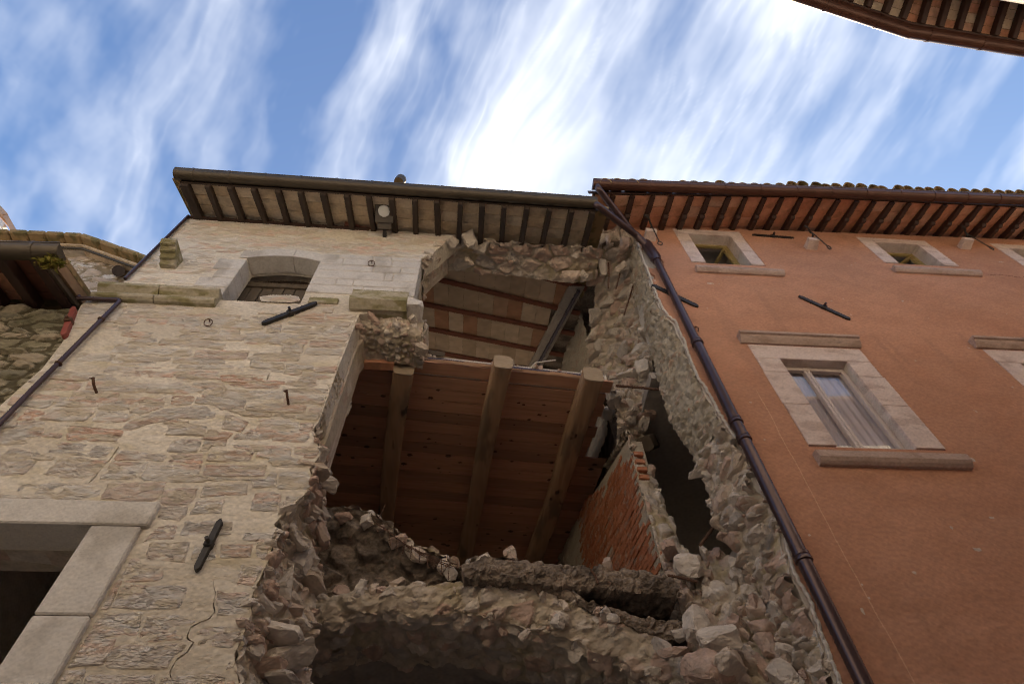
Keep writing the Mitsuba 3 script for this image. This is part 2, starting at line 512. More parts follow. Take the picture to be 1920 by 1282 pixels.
bsdf('m_orange', c_plaster, lambda p, n, uv: tf(p.x * 4, p.y * 4, p.z * 7, 4) * 1.6 + tf(p.x * 42, p.y * 42, p.z * 48, 3) * .55, .011)
bsdf('m_lime', lambda p, n, uv: mix(C3(.46, .42, .37), C3(.60, .56, .51), tf(p.x * 20, p.y * 20, p.z * 20, 3)), h_mortar, .012)
bsdf('m_rafter', lambda p, n, uv: mix(C3(.022, .014, .010), C3(.055, .035, .025), tf(p.x * 30, p.y * 5, p.z * 10, 3)), lambda p, n, uv: tf(p.x * 60, p.y * 6, p.z * 20, 3), .006, rough=.6)
bsdf('m_rafter_red', lambda p, n, uv: mix(C3(.028, .013, .010), C3(.062, .029, .020), tf(p.x * 30, p.y * 5, p.z * 10, 3)), lambda p, n, uv: tf(p.x * 60, p.y * 6, p.z * 20, 3), .006, rough=.55)


def tilec(a, b, k):
    def f(p, n, uv):
        c = mix(C3(*a), C3(*b), ss(.25, .75, tf(p.x * 3.5 + k, p.y * 4, p.z * 3, 3)))
        d = ss(.5, .72, tf(p.x * 6, p.y * 6 + k, p.z * 6, 4))
        return mix(c, c * .62, d * .7) * (.8 + .36 * tf(p.x * 45, p.y * 45, p.z * 45, 2))
    return f


BT = lambda p, n, uv: tf(p.x * 25, p.y * 25, p.z * 25, 3)
bsdf('m_tile_tan', tilec((.58, .445, .30), (.69, .56, .40), 0), BT, .006)
bsdf('m_tile_tan2', tilec((.62, .50, .36), (.73, .61, .46), 7), BT, .006)
bsdf('m_tile_red', tilec((.60, .30, .18), (.70, .38, .25), 3), BT, .006)
bsdf('m_tile_red2', tilec((.64, .37, .24), (.72, .46, .33), 9), BT, .006)
bsdf('m_coppo', lambda p, n, uv: mix(mix(C3(.25, .17, .09), C3(.36, .25, .13), tf(p.x * 5, p.y * 5, p.z * 5, 3)), C3(.12, .11, .05), ss(.5, .65, tf(p.x * 9, p.y * 9, p.z * 9, 4)) * .7), BT, .01)


def c_tav(p, n, uv):
    c = mix(C3(.42, .315, .22), C3(.52, .40, .29), tone(uv.x, [(0., 0, 0), (.5, .5, .5), (1, 1, 1), (.7, .7, .7)]).x)
    c = mix(c, C3(.38, .21, .13), ss(.86, .88, uv.x))
    return c * (.72 + .5 * tf(p.x * 8, p.y * 8, p.z * 8, 4))


bsdf('m_tavella', c_tav, lambda p, n, uv: .5 + .5 * dr.sin((p.y + .2 * p.x) * 150), .0025, eps=1e-3)
bsdf('m_joist', lambda p, n, uv: mix(C3(.16, .07, .05), C3(.25, .11, .075), tf(p.x * 4, p.y * 20, p.z * 9, 3)), BT, .004)


def knots(p, dark):
    u, v = p.x * 3.4, p.y * 5.2
    f, s, w = voronoi(u, v)
    return 1 - ss(.04, .085, f * C3(1., 1., 1.).x + (w - .55) * .16)


def c_plank(p, n, uv):
    g = tf(p.x * 2.4, (p.y - .0875 * p.x) * 46 + uv.x * 30, 0, 3)
    c = mix(C3(.36, .19, .118), C3(.48, .27, .172), g)
    c = c * (.66 + .6 * uv.x)
    k = knots(p, 1) * ss(.42, .55, uv.y)
    return mix(c, C3(.055, .02, .010), k * .9)


bsdf('m_plank', c_plank, lambda p, n, uv: tf(p.x * 3, p.y * 60, 0, 3), .002, rough=.55)


def c_beam(p, n, uv):
    g = tf(p.x * 28, p.y * 2.0, p.z * 28, 4)
    c = mix(C3(.26, .155, .09), C3(.42, .275, .17), g)
    bark = ss(.50, .66, tf(p.x * 5, p.y * 1.6 + 4, p.z * 5, 4))
    c = mix(c, C3(.17, .12, .08), bark * .85)
    st = ss(.66, .74, tf(p.x * 7 + 3, p.y * 3, p.z * 7, 3))
    return mix(c, C3(.03, .022, .016), st * .8)


bsdf('m_beam', c_beam, lambda p, n, uv: tf(p.x * 30, p.y * 3, p.z * 30, 4), .012, rough=.7)
bsdf('m_beamend', lambda p, n, uv: mix(C3(.40, .33, .25), C3(.27, .20, .13), tf(p.x * 25, p.y * 25, p.z * 60, 3)), BT, .008)
bsdf('m_oldwood', lambda p, n, uv: mix(C3(.07, .055, .042), C3(.15, .12, .09), tf(p.x * 30, p.y * 10, p.z * 2.5, 4)), lambda p, n, uv: tf(p.x * 40, p.y * 20, p.z * 3, 3), .006)
bsdf('m_splinter', lambda p, n, uv: mix(C3(.42, .24, .15), C3(.55, .40, .30), tf(p.x * 4, p.y * 30, p.z * 30, 3)), BT, .006)
bsdf('m_membrane', (.055, .040, .062), rough=.5)
bsdf('m_brick', lambda p, n, uv: mix(mix(C3(.38, .14, .072), C3(.50, .215, .12), uv.x), C3(.42, .36, .31), ss(.50, .70, tf(p.x * 11, p.y * 11, p.z * 14, 4)) * .45) * (.7 + .5 * tf(p.x * 40, p.y * 40, p.z * 40, 3)), BT, .012)


def metal(name, a, b, r=.35, m=.6, fq=6):
    bsdf(name, lambda p, n, uv: mix(C3(*a), C3(*b), tf(p.x * fq, p.y * fq, p.z * fq, 4)), None, rough=r, metallic=m)


metal('m_gutter_old', (.040, .030, .020), (.095, .073, .048), .45, .35)
metal('m_gutter', (.060, .026, .018), (.115, .055, .038), .38, .4)
metal('m_pipe', (.058, .036, .039), (.090, .056, .057), .24, .45, 3)
metal('m_iron', (.020, .019, .020), (.050, .044, .040), .55, .4, 30)
metal('m_rust', (.055, .026, .014), (.12, .060, .034), .8, .1, 30)
metal('m_redpaint', (.17, .035, .026), (.24, .06, .042), .6, .0, 20)
metal('m_lamp', (.075, .062, .05), (.10, .085, .07), .5, .2, 9)
bsdf('m_lampglass', (.62, .62, .60), rough=.15)
bsdf('m_upvc', (.47, .40, .36), rough=.4)
bsdf('m_yellowwood', lambda p, n, uv: mix(C3(.30, .22, .09), C3(.40, .31, .14), tf(p.x * 30, p.y * 30, p.z * 5, 3)), BT, .004)
bsdf('m_curtain', lambda p, n, uv: C3(.50, .46, .49) * (.93 + .07 * dr.sin(p.x * 70)), None)
bsdf('m_verge', lambda p, n, uv: mix(C3(.22, .14, .085), C3(.34, .23, .145), tf(p.x * 20, p.y * 3, p.z * 20, 3)), BT, .006)
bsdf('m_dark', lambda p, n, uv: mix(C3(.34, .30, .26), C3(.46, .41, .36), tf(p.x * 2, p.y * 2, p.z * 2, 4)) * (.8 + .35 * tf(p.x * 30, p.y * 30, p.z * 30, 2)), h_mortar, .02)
bsdf('m_vault', lambda p, n, uv: mix(mix(C3(.28, .245, .215), C3(.40, .355, .315), tf(p.x * 1.6, p.y * 1.6, p.z * 1.6, 4)), C3(.17, .15, .13), ss(.55, .75, tf(p.x * 3, p.y * 3 + 8, p.z * 3, 4)) * .7) * (.8 + .35 * tf(p.x * 35, p.y * 35, p.z * 35, 2)), h_mortar, .012)
bsdf('m_moss', lambda p, n, uv: mix(C3(.16, .10, .03), C3(.13, .15, .03), tf(p.x * 30, p.y * 30, p.z * 30, 2)), None)
bsdf('m_white', lambda p, n, uv: C3(.76, .74, .70) * (.9 + .14 * tf(p.x * 3, p.y * 3, p.z * 3, 4)), h_mortar, .006)
bsdf('m_cream', lambda p, n, uv: mix(C3(.76, .70, .61), C3(.82, .77, .69), tf(p.x * 1.3, p.y, p.z * 1.3, 4)), h_mortar, .01)
bsdf('m_paving', lambda p, n, uv: mix(C3(.36, .335, .30), C3(.48, .45, .41), tf(p.x * 2, p.y * 2, 0, 4)), lambda p, n, uv: voronoi(p.x * 4, p.y * 4)[0], .02)
scene['m_pane'] = {'type': 'thindielectric', 'int_ior': 1.5}
# ------------------------------------------------------------------ the ground
add('street_paving', bx(-60, 60, -40, 60, -.4, 0), 'm_paving', kind='structure', label='stone paved street at the foot of the houses')

# ================================================================== THE BROKEN STONE HOUSE
SH = thing('stone_house', 'pale stone house with its front torn open from eaves to street, timber floor hanging inside', 'house')
xz = lambda q: (q[0], q[2])
zWL = lambda x: 10.06 - .030 * (x + 4.3)
WALL_T = .68

brL = [(-.30, zWL(-.3)), *[xz(P(*q)) for q in [(838, 452), (822, 468), (806, 478), (790, 485)]], (-.75, 8.02)]
brL2 = [(-.80, 7.80), (-1.36, 7.62), (-1.375, 7.3), (-1.40, 6.5), (-1.41, 5.74)]
brL3 = [xz(P(*q)) for q in [(585, 806), (606, 847), (578, 881), (588, 912), (540, 955), (514, 985), (538, 1003), (500, 1010), (512, 990), (505, 1054), (474, 1108), (474, 1154), (438, 1227), (448, 1282)]]
up = ragged(brL[:-1], .03, .02, 3, 6)
low = ragged(brL3, .03, .025, 8, 5)
outer = [(-4.33, zWL(-4.33)), *map(tuple, up), (-.75, 8.02), *brL2, *map(tuple, low), (-1.42, 2.2), (-1.42, 0), (-5.6, 0), *[xz(P(*q)) for q in [(-60, 815), (25, 738), (80, 690), (118, 640), (135, 605), (152, 572)]], (-4.52, 7.70), (-4.33, 7.9)]
# openings: arched window, stone doorway
AW = dict(x0=-3.07, x1=-2.12, z0=7.80, z1=8.86, rise=.10)
ax = np.linspace(AW['x0'], AW['x1'], 15)
arch_pts = [(x, AW['z1'] + AW['rise'] * (1 - ((x - (AW['x0'] + AW['x1']) / 2) / ((AW['x1'] - AW['x0']) / 2)) ** 2)) for x in ax]
arch_hole = Polygon([(AW['x0'], AW['z0']), *arch_pts, (AW['x1'], AW['z0'])])
D_in, D_out, D_z0, D_z1 = -2.90, -2.57, 4.46, 4.76
d_in = P(175, 989); d_top = P(286, 946); d_out = P(200, 1112)
D_in, D_z0, D_z1, D_out = d_in[0], d_in[2] , d_top[2], P(272, 985)[0]
door_hole = Polygon([(-5.1, -.01), (-5.1, D_z0), (D_in, D_z0), (D_in, -.01)])
facade = Polygon(outer).buffer(0)
# open cracks that run through the wall beside the doorway
cracks = []
for i, (c_, w_) in enumerate([([(399, 1088), (402, 1112), (401, 1130), (404, 1146), (392, 1160), (374, 1167), (358, 1176), (353, 1192), (364, 1204), (352, 1222), (330, 1238), (319, 1256), (321, 1300)], .0034), ([(222, 838), (205, 862), (186, 884), (166, 906)], .004), ([(125, 798), (240, 806)], .004), ([(505, 700), (500, 712)], .004)]):
    r_ = ragged([xz(P(*q)) for q in c_], .015, .012, 61 + i, 9)
    cracks += [LineString(r_[k:k + 2]).buffer(w_ * (.35 + 1.4 * meshkit.noise(np.array([[k * .35, i, 0.]]))[0]), cap_style=1) for k in range(len(r_) - 1)]
facade = facade.difference(unary_union(cracks))
facade = max(getattr(facade, 'geoms', [facade]), key=lambda a: a.area)
front = facade.difference(arch_hole.buffer(.012)).difference(door_hole)
tear = LineString(list(map(tuple, low)) + [(-1.42, 2.0)]).buffer(.30)
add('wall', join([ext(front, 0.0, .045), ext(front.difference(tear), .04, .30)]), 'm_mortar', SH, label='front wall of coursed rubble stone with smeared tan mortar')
W1 = SH + '__wall'
# inner leaf of the same wall, and the side and back walls
inner = Polygon([(-4.33, zWL(-4.3) - .02), (-.42, zWL(-.4) - .02), (-.62, 9.5), (-.78, 9.1), (-.78, 8.05), (-.62, 7.98), (-.55, 7.86), (-.58, 7.68), (-.72, 7.58), (-1.30, 7.55), (-1.36, 7.3), (-1.38, 5.7),
                 (-1.50, 5.6), (-1.62, 4.6), (-1.66, 4.0), (-1.62, 3.3), (-1.62, 0), (-5.6, 0), (-5.3, 5.5), (-4.9, 7.20), (-4.33, 7.7)])
inner = inner.difference(arch_hole.buffer(.08, join_style=2)).difference(door_hole.buffer(.06, join_style=2))
add('inner_wall', join([ext(inner, .29, WALL_T), bx(-4.33, -3.95, WALL_T, 7.0, 0, 9.95), bx(-4.33, 1.7, 6.5, 7.0, 0, 8.2), bx(-4.33, -1.7, 6.5, 7.0, 8.2, 9.9), bx(1.5, 1.7, 6.5, 7.0, 8.2, 9.9), bx(-4.33, 1.7, 6.5, 7.0, 9.9, 10.4)]), 'm_rubble', SH, uv=None)  # back wall has an unseen rear window opening added to let sun in

# ---- facade stones: laid in courses, each its own piece
rs = np.random.default_rng(12)


def stone_mesh(poly, seed, proud, rough=.018, y0=0.0, n=30, rings=(1.0, .94, .80, .58, .30)):
    """A rough faced stone with the given outline in (x, z), standing PROUD metres out of the mortar."""
    c = np.array(poly.representative_point().coords[0])
    ring = poly.exterior
    o = np.array([ring.interpolate(k / n, normalized=True).coords[0] for k in range(n)])
    o = o + .022 * (np.stack([meshkit.noise(np.c_[o * 11, np.full(n, seed * .37)], 3), meshkit.noise(np.c_[o * 11, np.full(n, seed * .37 + 50)], 4)], 1) - .5)
    vs = [np.c_[o[:, 0], np.full(n, y0 + .03), o[:, 1]]]
    for s in rings:
        q = c + (o - c) * s
        ledge = meshkit.fbm(np.c_[q[:, 0] * 11, q[:, 1] * 24, np.full(n, seed * 1.7)], 4, 2) - .5
        edge_ = -.006 * (s > .99) - .002 * (s > .9)
        vs.append(np.c_[q[:, 0], y0 - proud - edge_ - rough * 2 * ledge, q[:, 1]])
    vs.append([[c[0], y0 - proud * 1.02, c[1]]])
    f = []
    for r in range(len(rings)):
        for j in range(n):
            k = (j + 1) % n
            a, b, d, e = r * n + j, r * n + k, (r + 1) * n + j, (r + 1) * n + k
            f += [(a, b, e), (a, e, d)]
    l, cc = len(rings) * n, (len(rings) + 1) * n
    f += [(l + j, l + (j + 1) % n, cc) for j in range(n)]
    v, f = np.vstack(vs), np.array(f)
    return v, (f if trimesh.Trimesh(v, f, process=False).face_normals[-n:, 1].mean() < 0 else f[:, ::-1])


JX0, JX1 = AW['x0'], AW['x1']
keep_out = [arch_hole.buffer(.25), door_hole.buffer(.02).union(sbox(-5.2, 0, D_out + .02, D_z1 + .02)), sbox(-4.7, 7.74, -3.1, 8.12), sbox(-4.08, 8.45, -3.84, 8.75),
            sbox(-1.68, 7.6, -.6, 8.06), sbox(-2.12, 8.03, -.7, 9.12)]
blocked = unary_union(keep_out)
room_for = facade.buffer(-.015).difference(blocked)
big = [Polygon([xz(P(*q)) for q in qq]) for qq in [
    [(125, 798), (240, 803), (222, 830), (118, 828)], [(55, 820), (222, 836), (205, 862), (80, 850)], [(120, 850), (205, 862), (175, 905), (75, 890)],
    [(395, 840), (480, 843), (470, 868), (383, 866)], [(385, 870), (505, 870), (498, 895), (375, 896)], [(380, 905), (470, 903), (468, 930), (370, 935)],
    [(365, 938), (425, 935), (418, 965), (352, 968)], [(275, 1015), (360, 1012), (350, 1058), (268, 1050)], [(412, 1018), (480, 1016), (470, 1048), (408, 1050)],
    [(345, 972), (438, 975), (440, 1005), (330, 1008)], [(420, 770), (470, 790), (455, 812), (412, 806)],
    [(60, 1000), (70, 1000), (70, 1005), (60, 1005)]]][:-1]
stones = []
for q in big:
    stones.append(max(getattr(q.buffer(-.012).difference(unary_union(cracks)), 'geoms', [q.buffer(-.012).difference(unary_union(cracks))]), key=lambda a: a.area))
blocked2 = unary_union([blocked] + [q.buffer(.02) for q in big])
room_for = facade.buffer(-.015).difference(blocked2)
arch_relief = Polygon([xz(P(*q)) for q in [(222, 800), (250, 785), (310, 765), (380, 758), (408, 768), (405, 785), (330, 785), (270, 798), (240, 808)]])
stones.append(arch_relief)
room_for = room_for.difference(arch_relief.buffer(.02))
z = 2.95
while z < 10.0:
    hgt = rs.uniform(.10, .22) if z < 5.6 else rs.uniform(.07, .16) if z < 7.7 else rs.uniform(.06, .12)
    x = -5.25 + rs.uniform(0, .3)
    while x < -.3:
        w = (rs.uniform(.16, .58) if rs.uniform() < .85 else rs.uniform(.5, .8)) * (1 if z < 7.7 else .9)
        gap = rs.uniform(.008, .04)
        h2 = hgt * rs.uniform(.70, 1.0); zz = z + rs.uniform(-.025, .025) + .03 * math.sin(x * 1.3)
        t = rs.uniform(-.022, .022, 8)
        q = Polygon([(x + t[0], zz + t[1]), (x + w * .5, zz + t[1] * .5 - .008), (x + w + t[2], zz + t[3]), (x + w + t[4], zz + h2 * .55), (x + w + t[4] - .01, zz + h2 + t[5]), (x + w * .45, zz + h2 + .008), (x + t[6], zz + h2 + t[7])])
        x += w + gap
        if rs.uniform() < (.10 if z < 8 else .18):
            continue                                       # here the mortar has been smeared over
        q = q.buffer(.012).buffer(-.006).intersection(room_for)
        if q.geom_type == 'MultiPolygon':
            q = max(q.geoms, key=lambda a: a.area)
        if q.is_empty or q.area < .008:
            continue
        q = q.simplify(.004)
        if q.geom_type == 'Polygon' and q.contains(q.centroid):
            stones.append(q)
    z += hgt + rs.uniform(.0, .022)


def in_view(p):
    d = np.asarray(p) - EYE
    w = d @ FW
    u, v = 960 + FOC * (d @ RT) / w, 641 - FOC * (d @ UP) / w
    return w > 0 and -25 < u < 1945 and -25 < v < 1305


vis = [q for q in stones if in_view((q.centroid.x, 0, q.centroid.y))]
vis.sort(key=lambda q: -q.area / ((q.centroid.y - 1.6) ** 2 + 16))
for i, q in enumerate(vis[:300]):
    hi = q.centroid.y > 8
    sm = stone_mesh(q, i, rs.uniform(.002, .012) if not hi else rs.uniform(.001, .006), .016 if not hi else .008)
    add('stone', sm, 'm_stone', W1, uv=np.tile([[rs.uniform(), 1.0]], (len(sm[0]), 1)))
rest = vis[300:]
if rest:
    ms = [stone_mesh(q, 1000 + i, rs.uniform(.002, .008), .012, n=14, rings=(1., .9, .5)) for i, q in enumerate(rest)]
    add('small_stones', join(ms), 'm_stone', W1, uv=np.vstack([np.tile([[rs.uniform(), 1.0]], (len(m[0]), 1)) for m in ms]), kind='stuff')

# ---- ashlar jambs beside the two upper windows
def ash(x0, x1, z0, z1, y0=-.012, y1=.25, ch=.008):
    v, f = bx(x0 + .004, x1 - .004, y0 - rs.uniform(0, .005), y1, z0 + .003, z1 - .003, ch)
    return v, f


zc = 8.05
for h in (.20, .17, .22, .16, .19, .14):
    z1 = min(zc + h, 9.10)
    cuts = [-2.115, *sorted(rs.uniform(-1.9, -.98, 2)), -.745]
    if zc < 8.4 and False:
        pass
    for a, b in zip(cuts, cuts[1:]):
        if b - a > .05:
            add('jamb_stone', ash(a, b, zc, z1), 'm_ashlar', W1)
    zc = z1
for i, (a, b) in enumerate([(7.82, 8.07), (8.07, 8.30), (8.30, 8.52), (8.52, 8.80)]):
    add('jamb_stone', ash(AW['x0'] - (.30, .42, .28, .36)[i], AW['x0'] + .002, a, b), 'm_ashlar', W1)
xm = -2.50
for x0, x1 in ((AW['x0'] - .12, xm), (xm, AW['x1'] + .20)):
    lo = [(x, AW['z1'] + AW['rise'] * (1 - ((np.clip(x, AW['x0'], AW['x1']) - (AW['x0'] + AW['x1']) / 2) / ((AW['x1'] - AW['x0']) / 2)) ** 2)) for x in np.linspace(x0 + .004, x1 - .004, 12)]
    hi_ = [(x, z_ + .20) for x, z_ in lo[::-1]]
    add('arch_stone', ext(Polygon(lo + hi_), -.016, .25), 'm_ashlar', W1)
# window recess: the boards that close it
SHW = uniq(SH + '__window'); lab(SHW, 'arched window closed with dark old boards')
xs = np.linspace(AW['x0'] - .12, AW['x1'] + .12, 9)
for a, b in zip(xs, xs[1:]):
    add('board', bx(a + .006, b - .006, .36 + rs.uniform(0, .012), .40, 7.6, 8.72, .004), 'm_oldwood', SHW)
add('rail', bx(AW['x0'] - .15, AW['x1'] + .15, .33, .375, 8.70, 8.80, .006), 'm_oldwood', SHW)
add('backing', bx(AW['x0'] - .2, AW['x1'] + .2, .43, .47, 7.4, 9.1), 'm_rafter', SHW)
add('window_ledge', hull([P(487, 560, .02), P(507, 553, -.01), P(545, 553, -.01), P(563, 563, .0), P(545, 567, -.02), P(490, 565, -.02), P(487, 556, .2), P(560, 556, .2)]), 'm_stone', SH)

# ---- moulded sill courses, the corbel
prof = [(0, 0), (.05, 0), (.085, .02), (.10, .05), (.085, .085), (.05, .11), (.055, .14), (.10, .18), (.125, .20), (.125, .25), (-.1, .25), (-.1, 0)]
s0, s1 = P(170, 545, -.10), P(406, 554, -.10)
zs = P(300, 557, -.09)[2]
cut = s0[0] + (s1[0] - s0[0]) * .51
for a, b, zo in ((s0[0] + .02, cut - .006, 0), (cut + .006, s1[0], -.012)):
    m = ext_prof(prof, (a, 0, zs + zo - .015), (b, 0, zs + zo - .025), (0, -1, 0))
    add('sill_course', m, 'm_sill', SH, label='mossy moulded stone sill course left of the arched window')
bro = [(0, 0), (.05, -.02), (.16, .05), (.16, .10), (.13, .11), (.13, .30), (-.2, .30), (-.2, 0)]
q0, q1 = P(655, 575), P(781, 580)
add('sill_course', ext_prof(bro, (q0[0] + .02, 0, 7.68), (-.80, 0, 7.67), (0, -1, 0)), 'm_sill', SH, label='broken stone sill hanging at the torn edge')
add('sill_course', hull([(-.80, -.12, 7.70), (-.66, -.10, 7.74), (-.60, -.04, 7.78), (-.62, -.08, 7.85), (-.80, -.13, 7.87), (-.80, .2, 7.68), (-.62, .15, 7.72), (-.64, .15, 7.87), (-.80, .2, 7.89)]), 'm_ashlar', SH)
add('sill_fragment', bx(-2.02, -1.66, -.03, .2, 7.80, 7.92, .012), 'm_sill', SH)
cb = P(301, 503)
cprof = [(-.05, 0)]
for k in range(4):
    o, h = .02 + .075 * k, .05 * k
    cprof += [(o, h), (o + .040, h - .004), (o + .058, h + .012), (o + .055, h + .030), (o + .068, h + .040)]
cprof += [(.315, .19), (.315, .235), (-.05, .235)]
add('corbel', ext_prof(cprof, (cb[0], 0, cb[2]), (cb[0] + .19, 0, cb[2]), (0, -1, 0)), 'm_sill', SH, label='stepped stone corbel under the left end of the eaves')

# ---- doorway of dressed stone (lintel, jamb blocks)
DW = uniq(SH + '__doorway'); lab(DW, 'doorway framed in large dressed stone blocks, dark inside')
add('lintel', bx(-5.4, D_out + .04, -.05, .30, D_z0, D_z1, .012), 'm_ashlar', DW)
zj = P(115, 1158)[2]
for a, b in ((zj + .004, D_z0 - .006), (0.9, zj - .004)):
    add('jamb', bx(D_in, D_out, -.045, .30, a, b, .012), 'm_ashlar', DW)
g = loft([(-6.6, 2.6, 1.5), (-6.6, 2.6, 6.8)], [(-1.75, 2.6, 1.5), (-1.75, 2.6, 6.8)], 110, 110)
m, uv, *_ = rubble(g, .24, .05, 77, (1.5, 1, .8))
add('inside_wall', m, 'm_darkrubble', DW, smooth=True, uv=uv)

# ---- eaves: rafters, flat tiles, gutter
EL0, EL1 = P(345, 346, -.62), P(1108, 398, -.62)
zEL = lambda x: EL0[2] + (EL1[2] - EL0[2]) * (x - EL0[0]) / (EL1[0] - EL0[0])
EV = uniq(SH + '__eaves')
xr = np.linspace(-4.16, 1.70, 19)
for i, x in enumerate(xr):
    w = .12 if i == 0 else .078
    jx, jz = rs.uniform(-.012, .012, 2), rs.uniform(-.006, .006, 2)
    add('rafter', bar((x + jx[0], .12, zWL(x) + .015 + jz[0]), (x + .01 + jx[1], -.64, zEL(x) + jz[1]), w * rs.uniform(.92, 1.1), .10, ch=.008), 'm_rafter', EV)
def soffit_tiles(xr, zW, zE, y1, lift, rows, mats, parent, seed):
    r = np.random.default_rng(seed)
    for a, b in zip(xr, xr[1:]):
        ys = [.10, *np.linspace(-.04, -y1, rows)]
        for k in range(rows):
            ya, yb = ys[k], ys[k + 1]
            sl = lambda x, y: (zW(x) + (zE(x) - zW(x)) * (-y / y1)) + lift
            j = r.uniform(-.004, .004, 4)
            lowr = [(a + .004, ya - .003, sl(a, ya) + j[0]), (b - .004, ya - .003, sl(b, ya) + j[1]), (b - .004, yb + .003, sl(b, yb) + j[2]), (a + .004, yb + .003, sl(a, yb) + j[3])]
            add('eaves_tile', hexa(lowr, [(p[0], p[1], p[2] + .025) for p in lowr]), mats[int(r.integers(0, len(mats)))], parent)
soffit_tiles(xr, zWL, zEL, .62, .052, 4, ['m_tile_tan', 'm_tile_tan2'], EV, 5)
add('fascia', bar((EL0[0] - .05, -.645, zEL(EL0[0]) + .03), (1.78, -.645, zEL(1.75) + .03), .02, .07), 'm_rafter', EV)
add('fascia', bar((-4.33, -.02, zWL(-4.33) - .06), (-1.62, -.02, zWL(-1.62) - .055), .05, .03), 'm_rafter_red', EV)
# roof deck with a tile cover on top
deck = [(-4.34, -.66), (1.80, -.66), (1.80, 6.9), (-4.34, 6.9)]
zr = lambda x, y: zEL(x) + .10 + .37 * (y + .62)
add('roof', join([hexa([(x, y, zr(x, y)) for x, y in [(-4.34, -.66), (1.95, -.66), (1.95, 3.2), (-4.34, 3.2)]], [(x, y, zr(x, y) + .07) for x, y in [(-4.34, -.66), (1.95, -.66), (1.95, 3.2), (-4.34, 3.2)]]),
                  hexa([(-4.34, 3.2, zr(-4.3, 3.2)), (1.95, 3.2, zr(1.9, 3.2)), (1.95, 7, zr(1.9, 2)), (-4.34, 7, zr(-4.3, 2))], [(-4.34, 3.2, zr(-4.3, 3.2) + .07), (1.95, 3.2, zr(1.9, 3.2) + .07), (1.95, 7, zr(1.9, 2) + .07), (-4.34, 7, zr(-4.3, 2) + .07)])]), 'm_coppo', SH)
GL0, GL1 = P(330, 326, -.74), P(1118, 381, -.74)


def gutter(parent, pts, r, mat, nb, name='gutter'):
    """A half-round gutter (closed shell of sheet metal) with straps."""
    p = np.asarray(pts, float)
    ms = []
    for a, b in zip(p, p[1:]):
        d = (b - a) / np.linalg.norm(b - a); o = np.cross(d, [0, 0, 1]); o /= np.linalg.norm(o)
        th = np.linspace(np.pi, 2 * np.pi, 13)
        pr = [(r * math.cos(t), r * math.sin(t)) for t in th] + [(r * 1.10, .004), (r * 1.08, .02), (r * .96, .012)] + [((r - .006) * math.cos(t), (r - .006) * math.sin(t)) for t in th[::-1][1:-1]] + [(-r * .96, .0)]
        ms.append(ext_prof(pr, a, b, o))
        for q in (a, b):
            ms.append(hull([q + o * r * math.cos(t) + np.array([0, 0, r * math.sin(t)]) + s * d for t in th for s in (-.004, .004)]))
    k = add(name, join(ms), mat, parent, smooth=40)
    L = np.linalg.norm(np.diff(p, axis=0), axis=1); tot = L.sum()
    for s in (np.arange(nb) + .5) / nb * tot:
        i = int(np.searchsorted(np.cumsum(L), s)); a, b = p[i], p[i + 1]
        c = a + (b - a) * ((s - (np.cumsum(L)[i] - L[i])) / L[i])
        d = (b - a) / L[i]; o = np.cross(d, [0, 0, 1]); o /= np.linalg.norm(o)
        th = np.linspace(np.pi * .98, 2 * np.pi * 1.005, 11)
        R = r + .007
        pr = [(R * math.cos(t), R * math.sin(t)) for t in th] + [(R, .035), (r - .001, .035)] + [((r + .001) * math.cos(t), (r + .001) * math.sin(t)) for t in th[::-1]]
        add('strap', ext_prof(pr, c - d * .016, c + d * .016, o), mat, k)
    return k


gutter(SH, [GL0, GL1], .085, 'm_gutter_old', 12)
vx = P(752, 336, -.5)
add('vent_tile', tube([vx + [-.02, 0, -.14], vx + [0, 0, -.05], vx + [0, 0, .0]], [.08, .09, .085], 12), 'm_gutter_old', SH)

# ---- torn edges of the front wall
def z_at(curve, zz):
    c = np.asarray(curve); o = np.argsort(c[:, 2])
    return np.stack([np.interp(zz, c[o, 2], c[o, k]) for k in range(3)], -1)


RV = uniq(SH + '__torn_edge')
# rendered reveal between 5.7 and 7.6
zz = np.linspace(7.62, 5.66, 150)
g = np.stack([np.stack([np.interp(zz, [5.66, 6.5, 7.62], [-1.41, -1.40, -1.37]) + .05 * sst(.75, 1, t) * np.sin(zz * 5), np.full(150, -.004) + t * .70, zz], -1) for t in np.linspace(0, 1, 54)], 1)
m, uv, pts, nr = rubble(g, .11, .035, 31, (1, 1.6, .6), fine=.022, small=.9)
add('reveal', m, 'm_rubble', RV, smooth=True, uv=np.c_[uv[:, 0], uv[:, 1] * .5], label='rough rendered reveal of a lost window')
